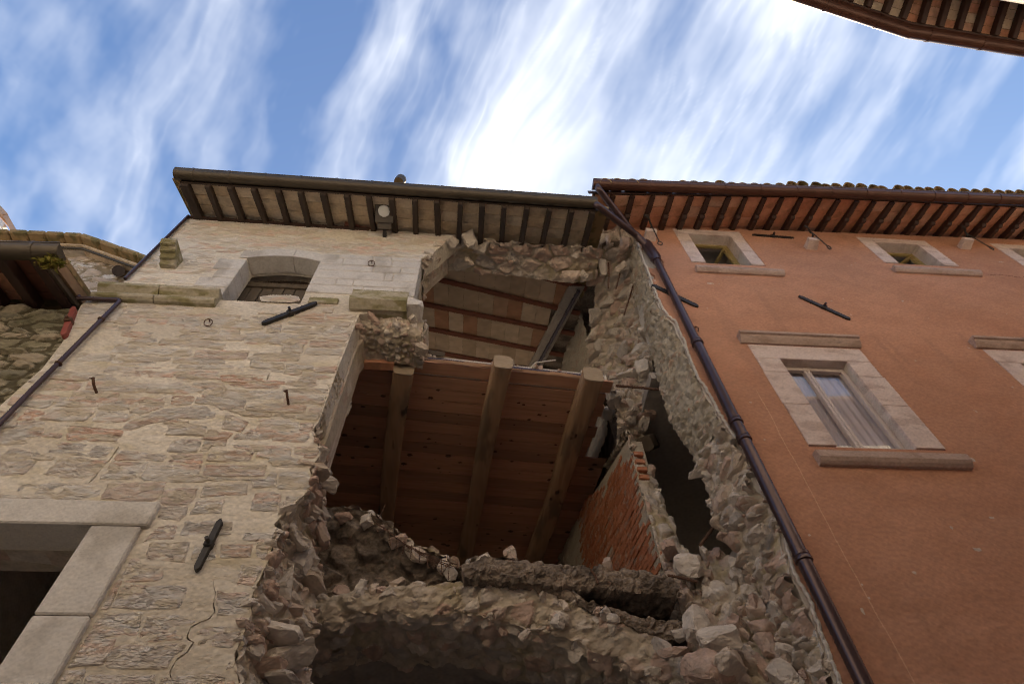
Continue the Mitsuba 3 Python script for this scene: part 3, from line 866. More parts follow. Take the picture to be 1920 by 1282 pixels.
# below it: torn rubble from 5.8 down
lowF = np.array([(a, -.01, b) for a, b in brL3] + [(-1.42, -.01, 2.3)])
lowB = np.array([(-1.41, .69, 5.74), (-1.37, .70, 5.3), (-1.24, .70, 4.6), (-1.15, .70, 4.0), (-1.10, .70, 3.3), (-1.10, .70, 2.3)])
smf = resample(lowF, 300)
for k in (0, 2):
    smf[:, k] = np.convolve(np.pad(smf[:, k], 9, mode='edge'), np.ones(19) / 19, 'valid')
g = loft(smf, lowB, 300, 84, (-.05, 0, 0))
m, uv, pts, nr = rubble(g, .17, .05, 32, (1.2, 1.1, .7), fine=.022, nfix=(.9, -.42, 0))
add('rubble_core', m, 'm_rubble', RV, smooth=True, uv=uv, kind='stuff')
scatter(pts, nr, 150, .09, .34, 40, RV, .22, bed=True)
for i, (px, py, y, s_) in enumerate([(556, 922, .10, .30), (520, 985, .10, .34), (548, 1012, .22, .38), (505, 1062, .06, .34), (470, 1210, .10, .26), (484, 1130, .08, .32), (532, 1100, .28, .34), (512, 1185, .22, .42), (542, 1232, .34, .36), (592, 862, .18, .28), (610, 905, .34, .30), (575, 965, .30, .34), (560, 1045, .36, .32), (500, 1250, .2, .28), (530, 1275, .30, .38), (600, 1000, .5, .26)]):
    place_rock(P(px, py, y + .07), s_ * .82, 560 + i, 'rubble', 'rubble_stone', RV, bed=i % 3 > 0)
# torn underside below the eaves, and the step beside the upper window
uF = np.array([(-.30, -.01, zWL(-.3) - .03), (.5, .0, zWL(.5) - .06), (1.2, .0, zWL(1.2) - .04), (1.95, .0, zWL(1.9) - .08)])
uB = np.array([(-.62, .68, 10.02), (-.2, .68, 10.05), (.5, .68, 10.0), (1.1, .68, 9.9), (1.6, .68, 9.82), (2.0, .68, 10.0)])
g = loft(uF, uB, 190, 60, (0, 0, .03))
m, uv, pts, nr = rubble(g, .24, .04, 33, (1.2, 1, 1), flip=True, fine=.025)
if nr[:, 2].mean() > 0:
    m, uv, pts, nr = rubble(g, .24, .04, 33, (1.2, 1, 1), fine=.025)
add('rubble_core', m, 'm_rubble', RV, smooth=True, uv=uv, kind='stuff')
scatter(pts, nr, 13, .07, .22, 41, RV, .3)
sF = np.array([(-.30, -.01, zWL(-.3) - .02), *[(a, -.012, b) for a, b in brL[1:-1]], (-.75, -.012, 9.06)])
sB = np.array([(-.60, .68, 10.02), (-.70, .68, 9.6), (-.76, .68, 9.06)])
g = loft(sF, sB, 70, 40)
m, uv, pts, nr = rubble(g, .18, .05, 34)
if nr[:, 0].mean() < 0:
    m, uv, pts, nr = rubble(g, .18, .05, 34, flip=True)
add('rubble_core', m, 'm_rubble', RV, smooth=True, uv=uv, kind='stuff')
for i, (px, py, y, s) in enumerate([(880, 452, .05, .30), (845, 452, .03, .22), (905, 462, .12, .24), (805, 476, .02, .20), (822, 462, .02, .16), (880, 490, .35, .16), (1070, 517, .45, .34), (1095, 515, .5, .26), (820, 485, .2, .17), (700, 600, .1, .2), (775, 600, .1, .2), (790, 655, .3, .2), (670, 612, .05, .14), (745, 610, .12, .2)]):
    place_rock(P(px, py, y), s, 500 + i, 'rubble', 'rubble_stone', RV)
# jamb face of the upper window
zz = np.linspace(9.06, 8.03, 40)
g = np.stack([np.stack([np.full(40, -.752), np.full(40, .25 + t * .44), zz], -1) for t in np.linspace(0, 1, 16)], 1)
m, uv, *_ = rubble(g, .2, .01, 36, small=.5)
add('reveal', m, 'm_grout', RV, smooth=True, uv=uv)
# the lump of masonry that hangs under the broken sill
prf = resample([(.10, 7.83), (.07, 7.72), (.10, 7.60), (.16, 7.53), (.30, 7.50), (.62, 7.50)], 60)
xs_ = np.linspace(-1.42, -.60, 70)
g = np.stack([np.stack([xs_, np.full(70, y_) + .10 * sst(-.85, -.6, xs_), np.full(70, z_) + .03 * np.sin(xs_ * 9)], 1) for y_, z_ in prf], 0)
m, uv, pts, nr = rubble(g, .085, .022, 38, fine=.02)
if nr[:, 1].mean() > 0:
    m, uv, pts, nr = rubble(g, .085, .022, 38, fine=.02, flip=True)
ge = loft([(-.60, .19, 7.86), (-.60, .18, 7.60), (-.62, .26, 7.50)], [(-.60, .66, 7.9), (-.60, .66, 7.7), (-.62, .66, 7.50)], 40, 50)
m2, uv2, *_r = rubble(ge, .10, .03, 39, fine=.02)
if _r[1][:, 0].mean() < 0:
    m2, uv2, *_r = rubble(ge, .10, .03, 39, fine=.02, flip=True)
m, uv = join([m, m2]), np.vstack([uv, uv2])
add('hanging_masonry', m, 'm_rubble', RV, smooth=True, uv=np.c_[uv[:, 0], uv[:, 1] * .6], label='lump of mortared rubble hanging below the broken sill')
# ================================================================== INSIDE THE BREACH
# timber floor seen from below: boards across three trimmed logs
FL = uniq(SH + '__timber_floor'); lab(FL, 'timber floor of boards on three heavy logs, sawn open at the breach')
ang = math.radians(5.0)
AX, DX = np.array([math.cos(ang), math.sin(ang), 0]), np.array([-math.sin(ang), math.cos(ang), 0])
O = np.array([.45, .79, 7.60])
rb = np.random.default_rng(4)
wall_x = lambda y: 2.2 - .105 * y
for k in range(29):
    d0 = .205 * k + (-.03 if k == 0 else 0)
    a0, a1 = -2.7, wall_x(O[1] + d0) + .12 - (O + DX * d0)[0]
    if d0 < 1.25:
        a1 = 1.38 + .1 * rb.uniform()                     # these boards broke off beside the third log
    z0 = .003 * rb.uniform(-1, 1)
    p = [O + AX * a + DX * d + np.array([0, 0, z0]) for a, d in ((a0, d0 + .004), (a1, d0 + .004), (a1, d0 + .200), (a0, d0 + .200))]
    m = hexa(p, [q + [0, 0, .028] for q in p])
    add('board', m, 'm_plank', FL, uv=np.tile([[rb.uniform(), rb.uniform(.3, 1)]], (8, 1)))


def log(p0, p1, w, h, seed, taper=.95, nseg=34, nr=22):
    p0, p1 = np.asarray(p0, float), np.asarray(p1, float)
    d, s, u = frame_of(p1 - p0, (0, 0, 1))
    th = np.linspace(0, 2 * np.pi, nr, endpoint=False)
    sq = np.stack([np.sign(np.cos(th)) * np.abs(np.cos(th)) ** .42, np.sign(np.sin(th)) * np.abs(np.sin(th)) ** .42], 1)
    rings = []
    for t in np.linspace(0, 1, nseg):
        c = p0 + (p1 - p0) * t
        q = sq * [w / 2, h / 2] * (1 + (taper - 1) * t)
        nz_ = meshkit.fbm(np.c_[sq * .9, np.full(nr, t * 5.0)] + seed * 7, 3, seed) - .5
        q = q * (1 + .22 * nz_[:, None]) + .02 * np.array([math.sin(t * 7 + seed), math.cos(t * 5 + seed)])
        rings.append(c + q[:, :1] * s + q[:, 1:] * u)
    v = np.vstack(rings + [[p1]])
    f = []
    for i in range(nseg - 1):
        for j in range(nr):
            k = (j + 1) % nr
            f += [(i * nr + j, i * nr + k, (i + 1) * nr + k), (i * nr + j, (i + 1) * nr + k, (i + 1) * nr + j)]
    f += [(k, k + 1, 0) for k in range(1, nr - 1)] + [((nseg - 1) * nr, (nseg - 1) * nr + k + 1, (nseg - 1) * nr + k) for k in range(1, nr - 1)]
    end = hull(np.vstack([rings[0] - d * .012, rings[0] + d * .004]))
    return (v, np.array(f)), end


for i, (a, b, w, h, z0) in enumerate([((757, 688), (724, 962), .25, .25, 7.475), ((945, 692), (868, 1052), .245, .26, 7.47), ((1117, 713), (1006, 1044), .27, .27, 7.47)]):
    q0, q1 = PZ(a[0], a[1], 7.36), PZ(b[0], b[1], 7.36)
    d = (q1 - q0) / np.linalg.norm(q1 - q0)
    st = (.10, -.03, .0)[i]
    m, e = log((q0[0] + d[0] * st, q0[1] + d[1] * st, z0), q0 * [1, 1, 0] + d * 6.2 + [0, 0, z0], w, h, 3 + i)
    k = add('beam', m, 'm_beam', FL, smooth=45)
    add('sawn_end', e, 'm_beamend', FL)
# splintered board edge, membrane and screed at the torn floor edge
e0, e1 = O + AX * -1.14 - DX * .055, O + AX * 1.10 - DX * .055
sp = np.random.default_rng(9)
for k in range(9):
    t0 = sp.uniform(0, .9); L = sp.uniform(.10, .4)
    a, b = e0 + (e1 - e0) * t0, e0 + (e1 - e0) * min(1, t0 + L)
    a = a + [0, sp.uniform(-.02, .02), sp.uniform(-.02, .04)]; b = b + [0, sp.uniform(-.03, .02), sp.uniform(-.02, .03)]
    add('splinter', hull([a + [0, .02, 0], a + [.01, 0, .018], b + [0, 0, .003], b + [0, .03, -.004], (a + b) / 2 + [0, -.012, .012], (a + b) / 2 + [0, .02, -.012]]), 'm_splinter', FL)
add('membrane', bar(e0 + [0, .03, .055], e1 + [.25, .05, .055], .03, .05), 'm_membrane', FL, label='dark purplish membrane along the torn floor edge')
pp = [O + AX * a + DX * d for a, d in ((-2.7, .03), (1.42, .03), (1.6, 5.9), (-2.7, 5.9))]
add('screed', hexa([q + [0, 0, .030] for q in pp], [q + [0, 0, .20] for q in pp]), 'm_lime', FL)
rr = np.random.default_rng(19)
for k in range(26):
    t = rr.uniform(.0, 1.08); s = rr.uniform(.05, .12)
    place_rock(e0 + (e1 - e0) * t + [0, rr.uniform(.02, .14), .11 + s * .25], s, 2000 + k, 'rubble', 'floor_rubble', FL)
place_rock(e0 + (e1 - e0) * .545 + [0, .02, .16], .15, 2077, 'rubble', 'floor_rubble', FL)
add('trim_board', bar((-.665, .70, 7.56), (-.665, .70, 7.74), .03, .16, up=(0, 1, 0)), 'm_splinter', FL)
add('wall_plate', bar((-1.36, .66, 7.50), (-.95, .66, 7.50), .12, .10), 'm_tile_red', FL)

# roof soffit of the upper room: hollow tiles on five joists
RC = uniq(SH + '__roof_ceiling'); lab(RC, 'sloping ceiling of ribbed clay tiles between red brown joists')
rp = lambda px, py: PL(px, py, (0, -.3, 1), 10.02)
J = [(rp(798, 517), rp(1035, 574)), (rp(785, 567), rp(1017, 613)), (rp(793, 613), rp(1007, 655))]
lines = []
for a, b in J:
    d = (b - a) / (b - a)[0]
    lines.append((a + d * (-2.0 - a[0]), a + d * (1.95 - a[0])))
stepL, stepR = (lines[2][0] - lines[0][0]) / 2, (lines[2][1] - lines[0][1]) / 2
lines = [(lines[0][0] - stepL, lines[0][1] - stepR)] + lines + [(lines[2][0] + stepL * k, lines[2][1] + stepR * k) for k in (1, 2, 3)]
for a, b in lines:
    add('joist', bar(a - [0, 0, .015], b - [0, 0, .015], .085, .05), 'm_joist', RC)
rt = np.random.default_rng(6)
for (a0, b0), (a1, b1) in zip(lines, lines[1:]):
    n = 15
    for k in range(n):
        t0, t1 = k / n, (k + 1) / n
        q = [a0 + (b0 - a0) * t0, a0 + (b0 - a0) * t1, a1 + (b1 - a1) * t1, a1 + (b1 - a1) * t0]
        c = sum(q) / 4
        if c[0] > 1.62 - .2 * (c[1] - 1.5):
            continue
        q = [c + (p - c) * [.985, .99, 1] + [0, 0, rt.uniform(-.003, .003)] for p in q]
        m = hexa(q, [p + [0, 0, .05] for p in q])
        add('ceiling_tile', m, 'm_tavella', RC, uv=np.tile([[rt.uniform(), 0]], (8, 1)))
pl = [(-4.2, .5), (2.4, .5), (2.4, 3.9), (-4.2, 3.9)]
add('ceiling_back', hexa([(x, y, 10.075 + .3 * y) for x, y in pl], [(x, y, 10.09 + .3 * y) for x, y in pl]), 'm_screed', RC)
a, b = rp(1066, 545), rp(985, 700)
a, b = a + [-.02, -.15, -.10], b + [-.02, 0, -.06]
ux = np.array([.27, 0, 0])
add('plaster_strip', hexa([a, a + ux, b + ux, b], [q + [0, 0, .06] for q in (a, a + ux, b + ux, b)]), 'm_dark', RC)
a, b = rp(1084, 540), rp(1002, 690)
add('edge_bar', bar(a + [0, 0, -.09], b + [0, 0, -.09], .05, .05), 'm_membrane', RC)

# ---- party wall between the two houses: side face, torn end, brick lining below
PW = uniq(SH + '__party_wall'); lab(PW, 'torn party wall between the two houses, brick lined in the lower room')
ys = np.linspace(0.9, 6.2, 110)
def side_face(zlo, zhi, y0, nz_):
    zz, yy = np.linspace(zlo, zhi, nz_), np.linspace(y0, 6.2, 150)
    return np.stack([np.stack([np.full(nz_, 2.2 - .105 * y), np.full(nz_, y), zz], -1) for y in yy], 1)
g = side_face(7.6, 10.9, 1.75, 110)
m, uv, pts, nr = rubble(g, .22, .022, 51, flip=True)
if nr[:, 0].mean() > 0:
    m, uv, pts, nr = rubble(g, .22, .022, 51)
add('plastered_side', m, 'm_grout', PW, smooth=True, uv=uv)
Lc = [(1.95, .0, 10.62), (1.97, .06, 10.25), (2.05, .55, 10.12), (2.05, 1.2, 9.95), (2.02, 1.75, 9.6), (2.0, 1.9, 9.0), (1.98, 1.6, 8.5), (1.95, 1.2, 8.0), (1.93, 1.12, 7.6), (1.98, 1.3, 7.3), (2.05, 1.6, 7.12)]
Rc = [(2.60, .0, 10.62), (2.62, .04, 10.2), (2.66, .3, 9.85), (2.66, .62, 9.4), (2.62, .72, 8.8), (2.60, .8, 8.2), (2.54, 1.0, 7.75), (2.5, 1.25, 7.5), (2.42, 1.6, 7.35), (2.42, 1.85, 7.2)]
g = loft(Lc, Rc, 200, 52, (0, .06, 0))
m, uv, pts, nr = rubble(g, .24, .085, 52, (1.1, 1.1, .55))
if nr[:, 1].mean() > 0:
    m, uv, pts, nr = rubble(g, .24, .085, 52, (1.1, 1.1, .55), flip=True)
add('rubble_core', m, 'm_rubble', PW, smooth=True, uv=uv, kind='stuff')
scatter(pts, nr, 62, .10, .32, 60, PW, .08, bed=True)
add('core_mass', join([bx(2.15, 2.56, 2.05, 6.3, 7.25, 11.2), bx(2.06, 2.56, .08, .6, 10.2, 10.62)]), 'm_screed', PW)
for i, (px, py, y, s) in enumerate([(1205, 690, .9, .30), (1170, 660, 1.2, .30), (1195, 640, 1.0, .26), (1150, 740, 1.5, .26), (1175, 715, 1.4, .2), (1180, 788, 1.6, .34), (1138, 775, 1.65, .26), (1232, 775, 1.9, .34), (1150, 590, 1.2, .26), (1130, 620, 1.5, .28), (1170, 460, .05, .30), (1140, 450, .02, .22), (1125, 440, .0, .22), (1165, 500, .3, .26), (1130, 500, .4, .24)]):
    place_rock(P(px, py, y), s, 700 + i, 'rubble', 'rubble_stone', PW)
# brick lining of the lower room
BW = uniq(PW + '__brick_lining') if False else PW
y0b = 1.32
g = side_face(4.7, 7.62, 4.0, 100)
m, uv, pts, nr = rubble(g, .2, .03, 53)
if nr[:, 0].mean() > 0:
    m, uv, pts, nr = rubble(g, .2, .03, 53, flip=True)
add('rough_side', m, 'm_grout', PW, smooth=True, uv=uv)
nvec, dvec = np.array([-.9945, -.1044, 0]), np.array([-.1044, .9945, 0])
p0 = np.array([2.2 - .105 * y0b, y0b, 0])
bk = hexa([p0 - nvec * .006 + [0, 0, 4.7], p0 - nvec * .20 + [0, 0, 4.7], p0 - nvec * .20 + dvec * 3.1 + [0, 0, 4.7], p0 - nvec * .006 + dvec * 3.1 + [0, 0, 4.7]],
          [p0 - nvec * .006 + [0, 0, 6.95], p0 - nvec * .20 + [0, 0, 6.95], p0 - nvec * .20 + dvec * 3.1 + [0, 0, 7.7], p0 - nvec * .006 + dvec * 3.1 + [0, 0, 7.7]])
add('brick_backing', bk, 'm_grout', PW)
rk = np.random.default_rng(8)
zc, row = 4.98, 0
while zc < 7.6:
    s = -.13 * (row % 2) + rk.uniform(-.02, .02)
    while s < 3.0:
        L = .255
        sm = s + L / 2
        top = 6.72 + .38 * sst(0, .5, sm) + .5 * sst(.6, 2.0, sm)
        # the mortar that still covers the wall's top and its far end
        bare = zc < top - .15 and sm < 2.8 - .25 * (zc - 5)
        if s > -.02 and bare and rk.uniform() > .035:
            out = rk.uniform(.001, .010)
            q = p0 + dvec * (s + .005) + nvec * (out - .06) + [0, 0, zc + rk.uniform(-.004, .004)]
            w = dvec * (L - .012); u = nvec * .06; h = np.array([0, 0, .056])
            j = lambda: rk.uniform(-.003, .003, 3)
            m = hexa([q + j(), q + w + j(), q + w + u + j(), q + u + j()], [q + h + j(), q + w + h + j(), q + w + u + h + j(), q + u + h + j()])
            add('brick', m, 'm_brick', PW, uv=np.tile([[rk.uniform(), 1]], (8, 1)))
        s += L
    zc += .068; row += 1
# torn end of that lining
La = [(2.055, 1.33, 7.12), (2.06, 1.30, 6.6), (2.06, 1.29, 6.0), (2.06, 1.28, 5.4), (2.06, 1.26, 4.9)]
Lb = [(2.16, 1.46, 7.16), (2.28, 1.40, 6.6), (2.31, 1.36, 6.0), (2.33, 1.30, 5.4), (2.40, 1.2, 4.9)]
g = loft(La, Lb, 120, 26, (0, -.02, 0))
m, uv, pts, nr = rubble(g, .16, .045, 54, flip=True)
if nr[:, 1].mean() > 0:
    m, uv, pts, nr = rubble(g, .16, .045, 54)
add('rubble_core', m, 'm_rubble', PW, smooth=True, uv=np.c_[uv[:, 0], uv[:, 1] * .6], kind='stuff')
g = loft([(2.05, 1.32, 7.10), (2.04, 1.8, 7.22), (2.0, 2.4, 7.45)], [(2.24, 1.45, 7.12), (2.24, 1.8, 7.2), (2.22, 2.4, 7.4)], 60, 14)
m, uv, *_ = rubble(g, .12, .05, 55)
add('rubble_core', m, 'm_rubble', PW, smooth=True, uv=uv * [1, .5], kind='stuff')
for k, zb in enumerate((6.62, 6.50, 6.38, 6.26, 5.22, 5.12)):
    q = np.array([2.075, 1.235 + .004 * k, zb])
    add('brick', bx(q[0], q[0] + .12, q[1], q[1] + .2, zb, zb + .058, .004), 'm_brick', PW, uv=np.tile([[rk.uniform(), 1]], (24, 1)))

# ---- vault under the lower floor: ring, haunch fill, broken slab
VT = uniq(SH + '__vault'); lab(VT, 'shallow rubble vault broken off below the lower floor')
inn = np.array([(-1.45, 4.14), (-1.2, 4.23), (-.56, 4.38), (0, 4.36), (.36, 4.29), (.91, 4.17), (1.42, 3.95), (1.70, 3.74), (1.92, 3.4), (2.05, 3.0), (2.1, 2.4)])
out_ = np.array([(-1.45, 4.42), (-1.2, 4.46), (-.56, 4.56), (.15, 4.62), (.62, 4.61), (.95, 4.53), (1.48, 4.28), (1.80, 4.02), (2.05, 3.75), (2.25, 3.3), (2.35, 2.4)])
tv = resample(inn, 260)
tv[:, 1] += .16 * (meshkit.fbm(np.c_[tv * 2.6, np.zeros(260)], 4, 3) - .5)
c0 = np.c_[tv[:, 0], np.full(260, .96), tv[:, 1] - .035]; c1 = resample(out_, 260); c1 = np.c_[c1[:, 0], np.full(260, .84), c1[:, 1]]
g = loft(c0, c1, 340, 34, (0, -.05, 0))
m, uv, pts, nr = rubble(g, .20, .035, 61, fine=.022, small=.7)
if nr[:, 1].mean() > 0:
    m, uv, pts, nr = rubble(g, .20, .035, 61, fine=.022, small=.7, flip=True)
add('rubble_core', m, 'm_rubble', VT, smooth=True, uv=np.c_[uv[:, 0], uv[:, 1] * .55], kind='stuff')
scatter(pts, nr, 34, .07, .22, 62, VT, .25)
g = np.stack([np.c_[tv[:, 0] - .10 * (y - .93), np.full(260, y), tv[:, 1]] for y in np.linspace(.86, 1.75, 60)], 1)
m, uv, pts, nr = rubble(g, .22, .05, 68, fine=.025)
if nr[:, 2].mean() > 0:
    m, uv, pts, nr = rubble(g, .22, .05, 68, fine=.025, flip=True)
add('rubble_core', m, 'm_rubble', VT, smooth=True, uv=np.c_[uv[:, 0], uv[:, 1] * .6], kind='stuff')
scatter(pts[len(pts) // 4:], nr[len(pts) // 4:], 22, .09, .24, 69, VT, .3)
tv = resample(inn, 260)
g = np.stack([np.c_[tv[:, 0] - .02 - .10 * (y - .93), np.full(260, y), tv[:, 1] + .03] for y in np.linspace(1.35, 6.4, 90)], 1)
m, uv, pts, nr = rubble(g, .5, .035, 63, fine=.02)
if nr[:, 2].mean() > 0:
    m, uv, pts, nr = rubble(g, .5, .035, 63, fine=.02, flip=True)
add('underside', m, 'm_vault', VT, smooth=True, uv=uv)
top = np.array([xz(P(px, py, .9)) for px, py in [(600, 968), (640, 962), (700, 973), (735, 1000), (765, 1030), (815, 1048), (862, 1078), (885, 1060), (915, 1062), (960, 1052)]])
c1 = np.c_[top[:, 0], np.full(len(top), .80), top[:, 1]]
lowc = np.array([(-1.40, .99, 4.43), (-.56, .95, 4.56), (.15, .93, 4.62), (.55, .93, 4.62)])
g = loft(lowc, c1, 190, 60, (0, .10, 0))
m, uv, pts, nr = rubble(g, .26, .05, 64, fine=.03)
if nr[:, 1].mean() > 0:
    m, uv, pts, nr = rubble(g, .26, .05, 64, fine=.03, flip=True)
add('haunch_fill', m, 'm_screed', VT, smooth=True, uv=uv, label='dark crumbling fill between vault and floor')
g = np.stack([np.c_[resample(c1, 120)[:, 0], np.full(120, .80 + t * .9), resample(c1, 120)[:, 2] - .04 * t] for t in np.linspace(0, 1, 30)], 1)
m, uv, pts, nr = rubble(g, .16, .05, 65, flip=False)
if nr[:, 2].mean() < 0:
    m, uv, pts, nr = rubble(g, .16, .05, 65, flip=True)
add('rubble_core', m, 'm_rubble', VT, smooth=True, uv=uv * [1, .6], kind='stuff')
for i, (px, py, y, s) in enumerate([(645, 968, .82, .16), (690, 975, .84, .20), (718, 990, .84, .15), (745, 1015, .82, .2), (785, 1040, .82, .2), (770, 1030, .85, .16), (830, 1060, .82, .14), (845, 1075, .8, .14), (960, 1043, .84, .17), (905, 1055, .82, .2), (930, 1060, .85, .2), (880, 1070, .84, .16)]):
    place_rock(P(px, py, y), s, 800 + i, 'rubble', 'rubble_stone', VT)
# tilted slab of concrete screed
def slab(tops, bots, y0, y1, seed, nv=150):
    a, b = resample(tops, nv), resample(bots, nv)
    rings = []
    for t in np.linspace(0, 1, 16):                       # front face, bottom to top
        rings.append(np.c_[b[:, 0] * (1 - t) + a[:, 0] * t, np.full(nv, y0 - .03 * math.sin(t * 3.14)), b[:, 1] * (1 - t) + a[:, 1] * t])
    for t in np.linspace(.03, 1, 24):
        rings.append(np.c_[a[:, 0], np.full(nv, y0 + (y1 - y0) * t), a[:, 1]])
    under = [np.c_[b[:, 0], np.full(nv, y0 + (y1 - y0) * t), b[:, 1]] for t in np.linspace(1, .03, 24)]
    g = np.stack(under + rings, 1)
    m, uv, pts, nr = rubble(g, .09, .022, seed, fine=.028)
    if trimesh.Trimesh(*m, process=False).volume < 0:
        m, uv, pts, nr = rubble(g, .09, .022, seed, fine=.028, flip=True)
    v, f = m
    n = g.shape[1]
    caps = [[k, k + 1, 0] for k in range(1, n - 1)] + [[(nv - 1) * n, (nv - 1) * n + k + 1, (nv - 1) * n + k] for k in range(1, n - 1)]
    return (v, np.vstack([f, caps]))
ts = [xz(P(px, py, .72)) for px, py in [(865, 1062), (905, 1045), (960, 1052), (1040, 1058), (1120, 1064), (1200, 1070), (1255, 1082), (1274, 1096)]]
bs = [xz(P(px, py, .72)) for px, py in [(870, 1088), (920, 1086), (1000, 1092), (1060, 1098), (1120, 1100), (1180, 1106), (1240, 1112), (1270, 1120)]]
add('screed_slab', slab(ts, bs, .72, 1.9, 66), 'm_screed', VT, label='tilted slab of dark concrete screed jutting from the floor')
ts = [xz(P(px, py, .80)) for px, py in [(1000, 1082), (1060, 1102), (1100, 1122), (1150, 1138), (1200, 1156), (1250, 1160), (1285, 1158)]]
bs = [xz(P(px, py, .80)) for px, py in [(1000, 1100), (1050, 1122), (1100, 1146), (1150, 1160), (1200, 1182), (1250, 1200), (1290, 1196)]]
add('screed_slab', slab(ts, bs, .80, 1.7, 67, 110), 'm_screed', VT, label='lower cracked layer of screed above the vault')
add('fill_mass', ext(Polygon([(-1.45, 4.50), (.6, 4.66), (1.5, 4.34), (2.3, 3.8), (2.3, 4.60), (.3, 4.75), (-.4, 4.75), (-.8, 5.05), (-1.45, 5.2)]), 1.25, 6.3), 'm_screed', VT)
for i, (px, py, y, s) in enumerate([(985, 1190, .8, .12), (1045, 1165, .8, .13), (1018, 1118, .8, .14), (1135, 1150, .76, .14), (1148, 1158, .75, .12), (1060, 1135, .78, .10), (1240, 1212, .70, .2), (1275, 1190, .72, .16), (968, 1085, .8, .1), (980, 1092, .8, .09), (1120, 1145, .78, .1), (886, 1107, .82, .09), (700, 1108, .86, .16), (715, 1105, .86, .13), (745, 1092, .86, .17), (785, 1098, .86, .13), (675, 1105, .86, .18), (640, 1112, .88, .16)]):
    place_rock(P(px, py, y), s, 860 + i, 'rubble', 'rubble_stone', VT)

# ---- heap of torn masonry at the foot of the party wall
HP = uniq(SH + '__masonry_stump'); lab(HP, 'stump of torn rubble masonry at the lower right of the breach')
La = [(2.10, 1.32, 5.05), (2.02, 1.12, 4.8), (2.02, 1.0, 4.5), (1.98, .9, 4.2), (1.95, .78, 3.9), (1.95, .68, 3.5), (1.95, .6, 3.0), (1.95, .55, 2.3)]
Lb = [(2.58, 1.0, 5.10), (2.58, .72, 4.8), (2.58, .60, 4.5), (2.58, .50, 4.2), (2.58, .42, 3.9), (2.58, .30, 3.5), (2.56, .2, 3.0), (2.56, .15, 2.3)]
g = loft(La, Lb, 190, 66, (0, .05, 0))
m, uv, pts, nr = rubble(g, .22, .11, 71)
if nr[:, 1].mean() > 0:
    m, uv, pts, nr = rubble(g, .22, .11, 71, flip=True)
add('rubble_core', m, 'm_rubble', HP, smooth=True, uv=uv, kind='stuff')
scatter(pts, nr, 110, .06, .30, 72, HP, .05)
g = np.stack([np.c_[resample(La, 4)[:1].repeat(40, 0)[:, 0] * 0 + np.linspace(2.06, 2.62, 40), np.full(40, 1.05 + t * 1.6), np.full(40, 5.06 + .02 * t)] for t in np.linspace(0, 1, 60)], 1)
m, uv, pts, nr = rubble(g, .17, .10, 73)
if nr[:, 2].mean() < 0:
    m, uv, pts, nr = rubble(g, .17, .10, 73, flip=True)
add('rubble_core', m, 'm_rubble', HP, smooth=True, uv=uv, kind='stuff')
scatter(pts, nr, 12, .10, .20, 74, HP, .2)
add('core_mass', bx(2.10, 2.60, 1.3, 6.2, 0, 4.95), 'm_screed', HP)

# rooms of the stone house: back and left walls of the torn rooms
add('room_wall', join([bx(-2.30, -2.15, WALL_T, 6.3, 7.8, 11.3), bx(-2.3, 2.4, 6.25, 6.45, 7.8, 8.22), bx(-2.3, -1.68, 6.25, 6.45, 8.22, 9.88), bx(1.48, 2.4, 6.25, 6.45, 8.22, 9.88), bx(-2.3, 2.4, 6.25, 6.45, 9.88, 10.35)]), 'm_white', SH, label='pale plastered walls of the upper room')  # room side of the added rear opening that lights the ceiling tiles
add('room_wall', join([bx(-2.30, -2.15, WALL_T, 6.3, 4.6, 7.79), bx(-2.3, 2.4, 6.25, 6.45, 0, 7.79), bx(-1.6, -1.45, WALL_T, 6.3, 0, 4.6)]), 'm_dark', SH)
add('room_floor', bx(-2.3, 2.3, 1.75, 6.3, 4.72, 4.84), 'm_screed', SH)
# ================================================================== THE ORANGE HOUSE
OH = thing('orange_house', 'orange plastered house right of the breach, stone framed windows and carved brown eaves', 'house')
zWR = lambda x: 10.66 + .046 * (x - 2.8)
XR = 15.0


def rect4(tl, tr, bl, br):
    a, b, c, d = (P(*q) for q in (tl, tr, bl, br))
    return (a[0] + c[0]) / 2, (b[0] + d[0]) / 2, (c[2] + d[2]) / 2, (a[2] + b[2]) / 2      # x0, x1, z0, z1


wins = [dict(o=rect4((1289.6, 440.6), (1367, 445.5), (1322, 494.6), (1410, 500)), fw=.22, top=.17, kind='loft'),
        dict(o=rect4((1642.5, 459), (1714.6, 459), (1684, 498), (1768, 499)), fw=.24, top=.16, kind='loft'),
        dict(o=rect4((1461, 676.5), (1588, 681), (1568, 838.7), (1714, 844)), fw=.30, top=.27, kind='large')]
w0, w1, w2 = (w['o'] for w in wins)
sx = w1[0] - w0[0]
x3 = P(1881, 463)[0]
wins.append(dict(o=(x3, x3 + (w1[1] - w1[0]), w1[2] + .06, w1[3] + .06), fw=.24, top=.16, kind='loft'))
x4 = P(1914, 688)[0]
wins.append(dict(o=(x4, x4 + (w2[1] - w2[0]), w2[2] + .12, w2[3] + .12), fw=.30, top=.27, kind='large'))
wins.append(dict(o=(x4 + 2.6, x4 + 2.6 + (w2[1] - w2[0]), w2[2] + .2, w2[3] + .2), fw=.30, top=.27, kind='large'))

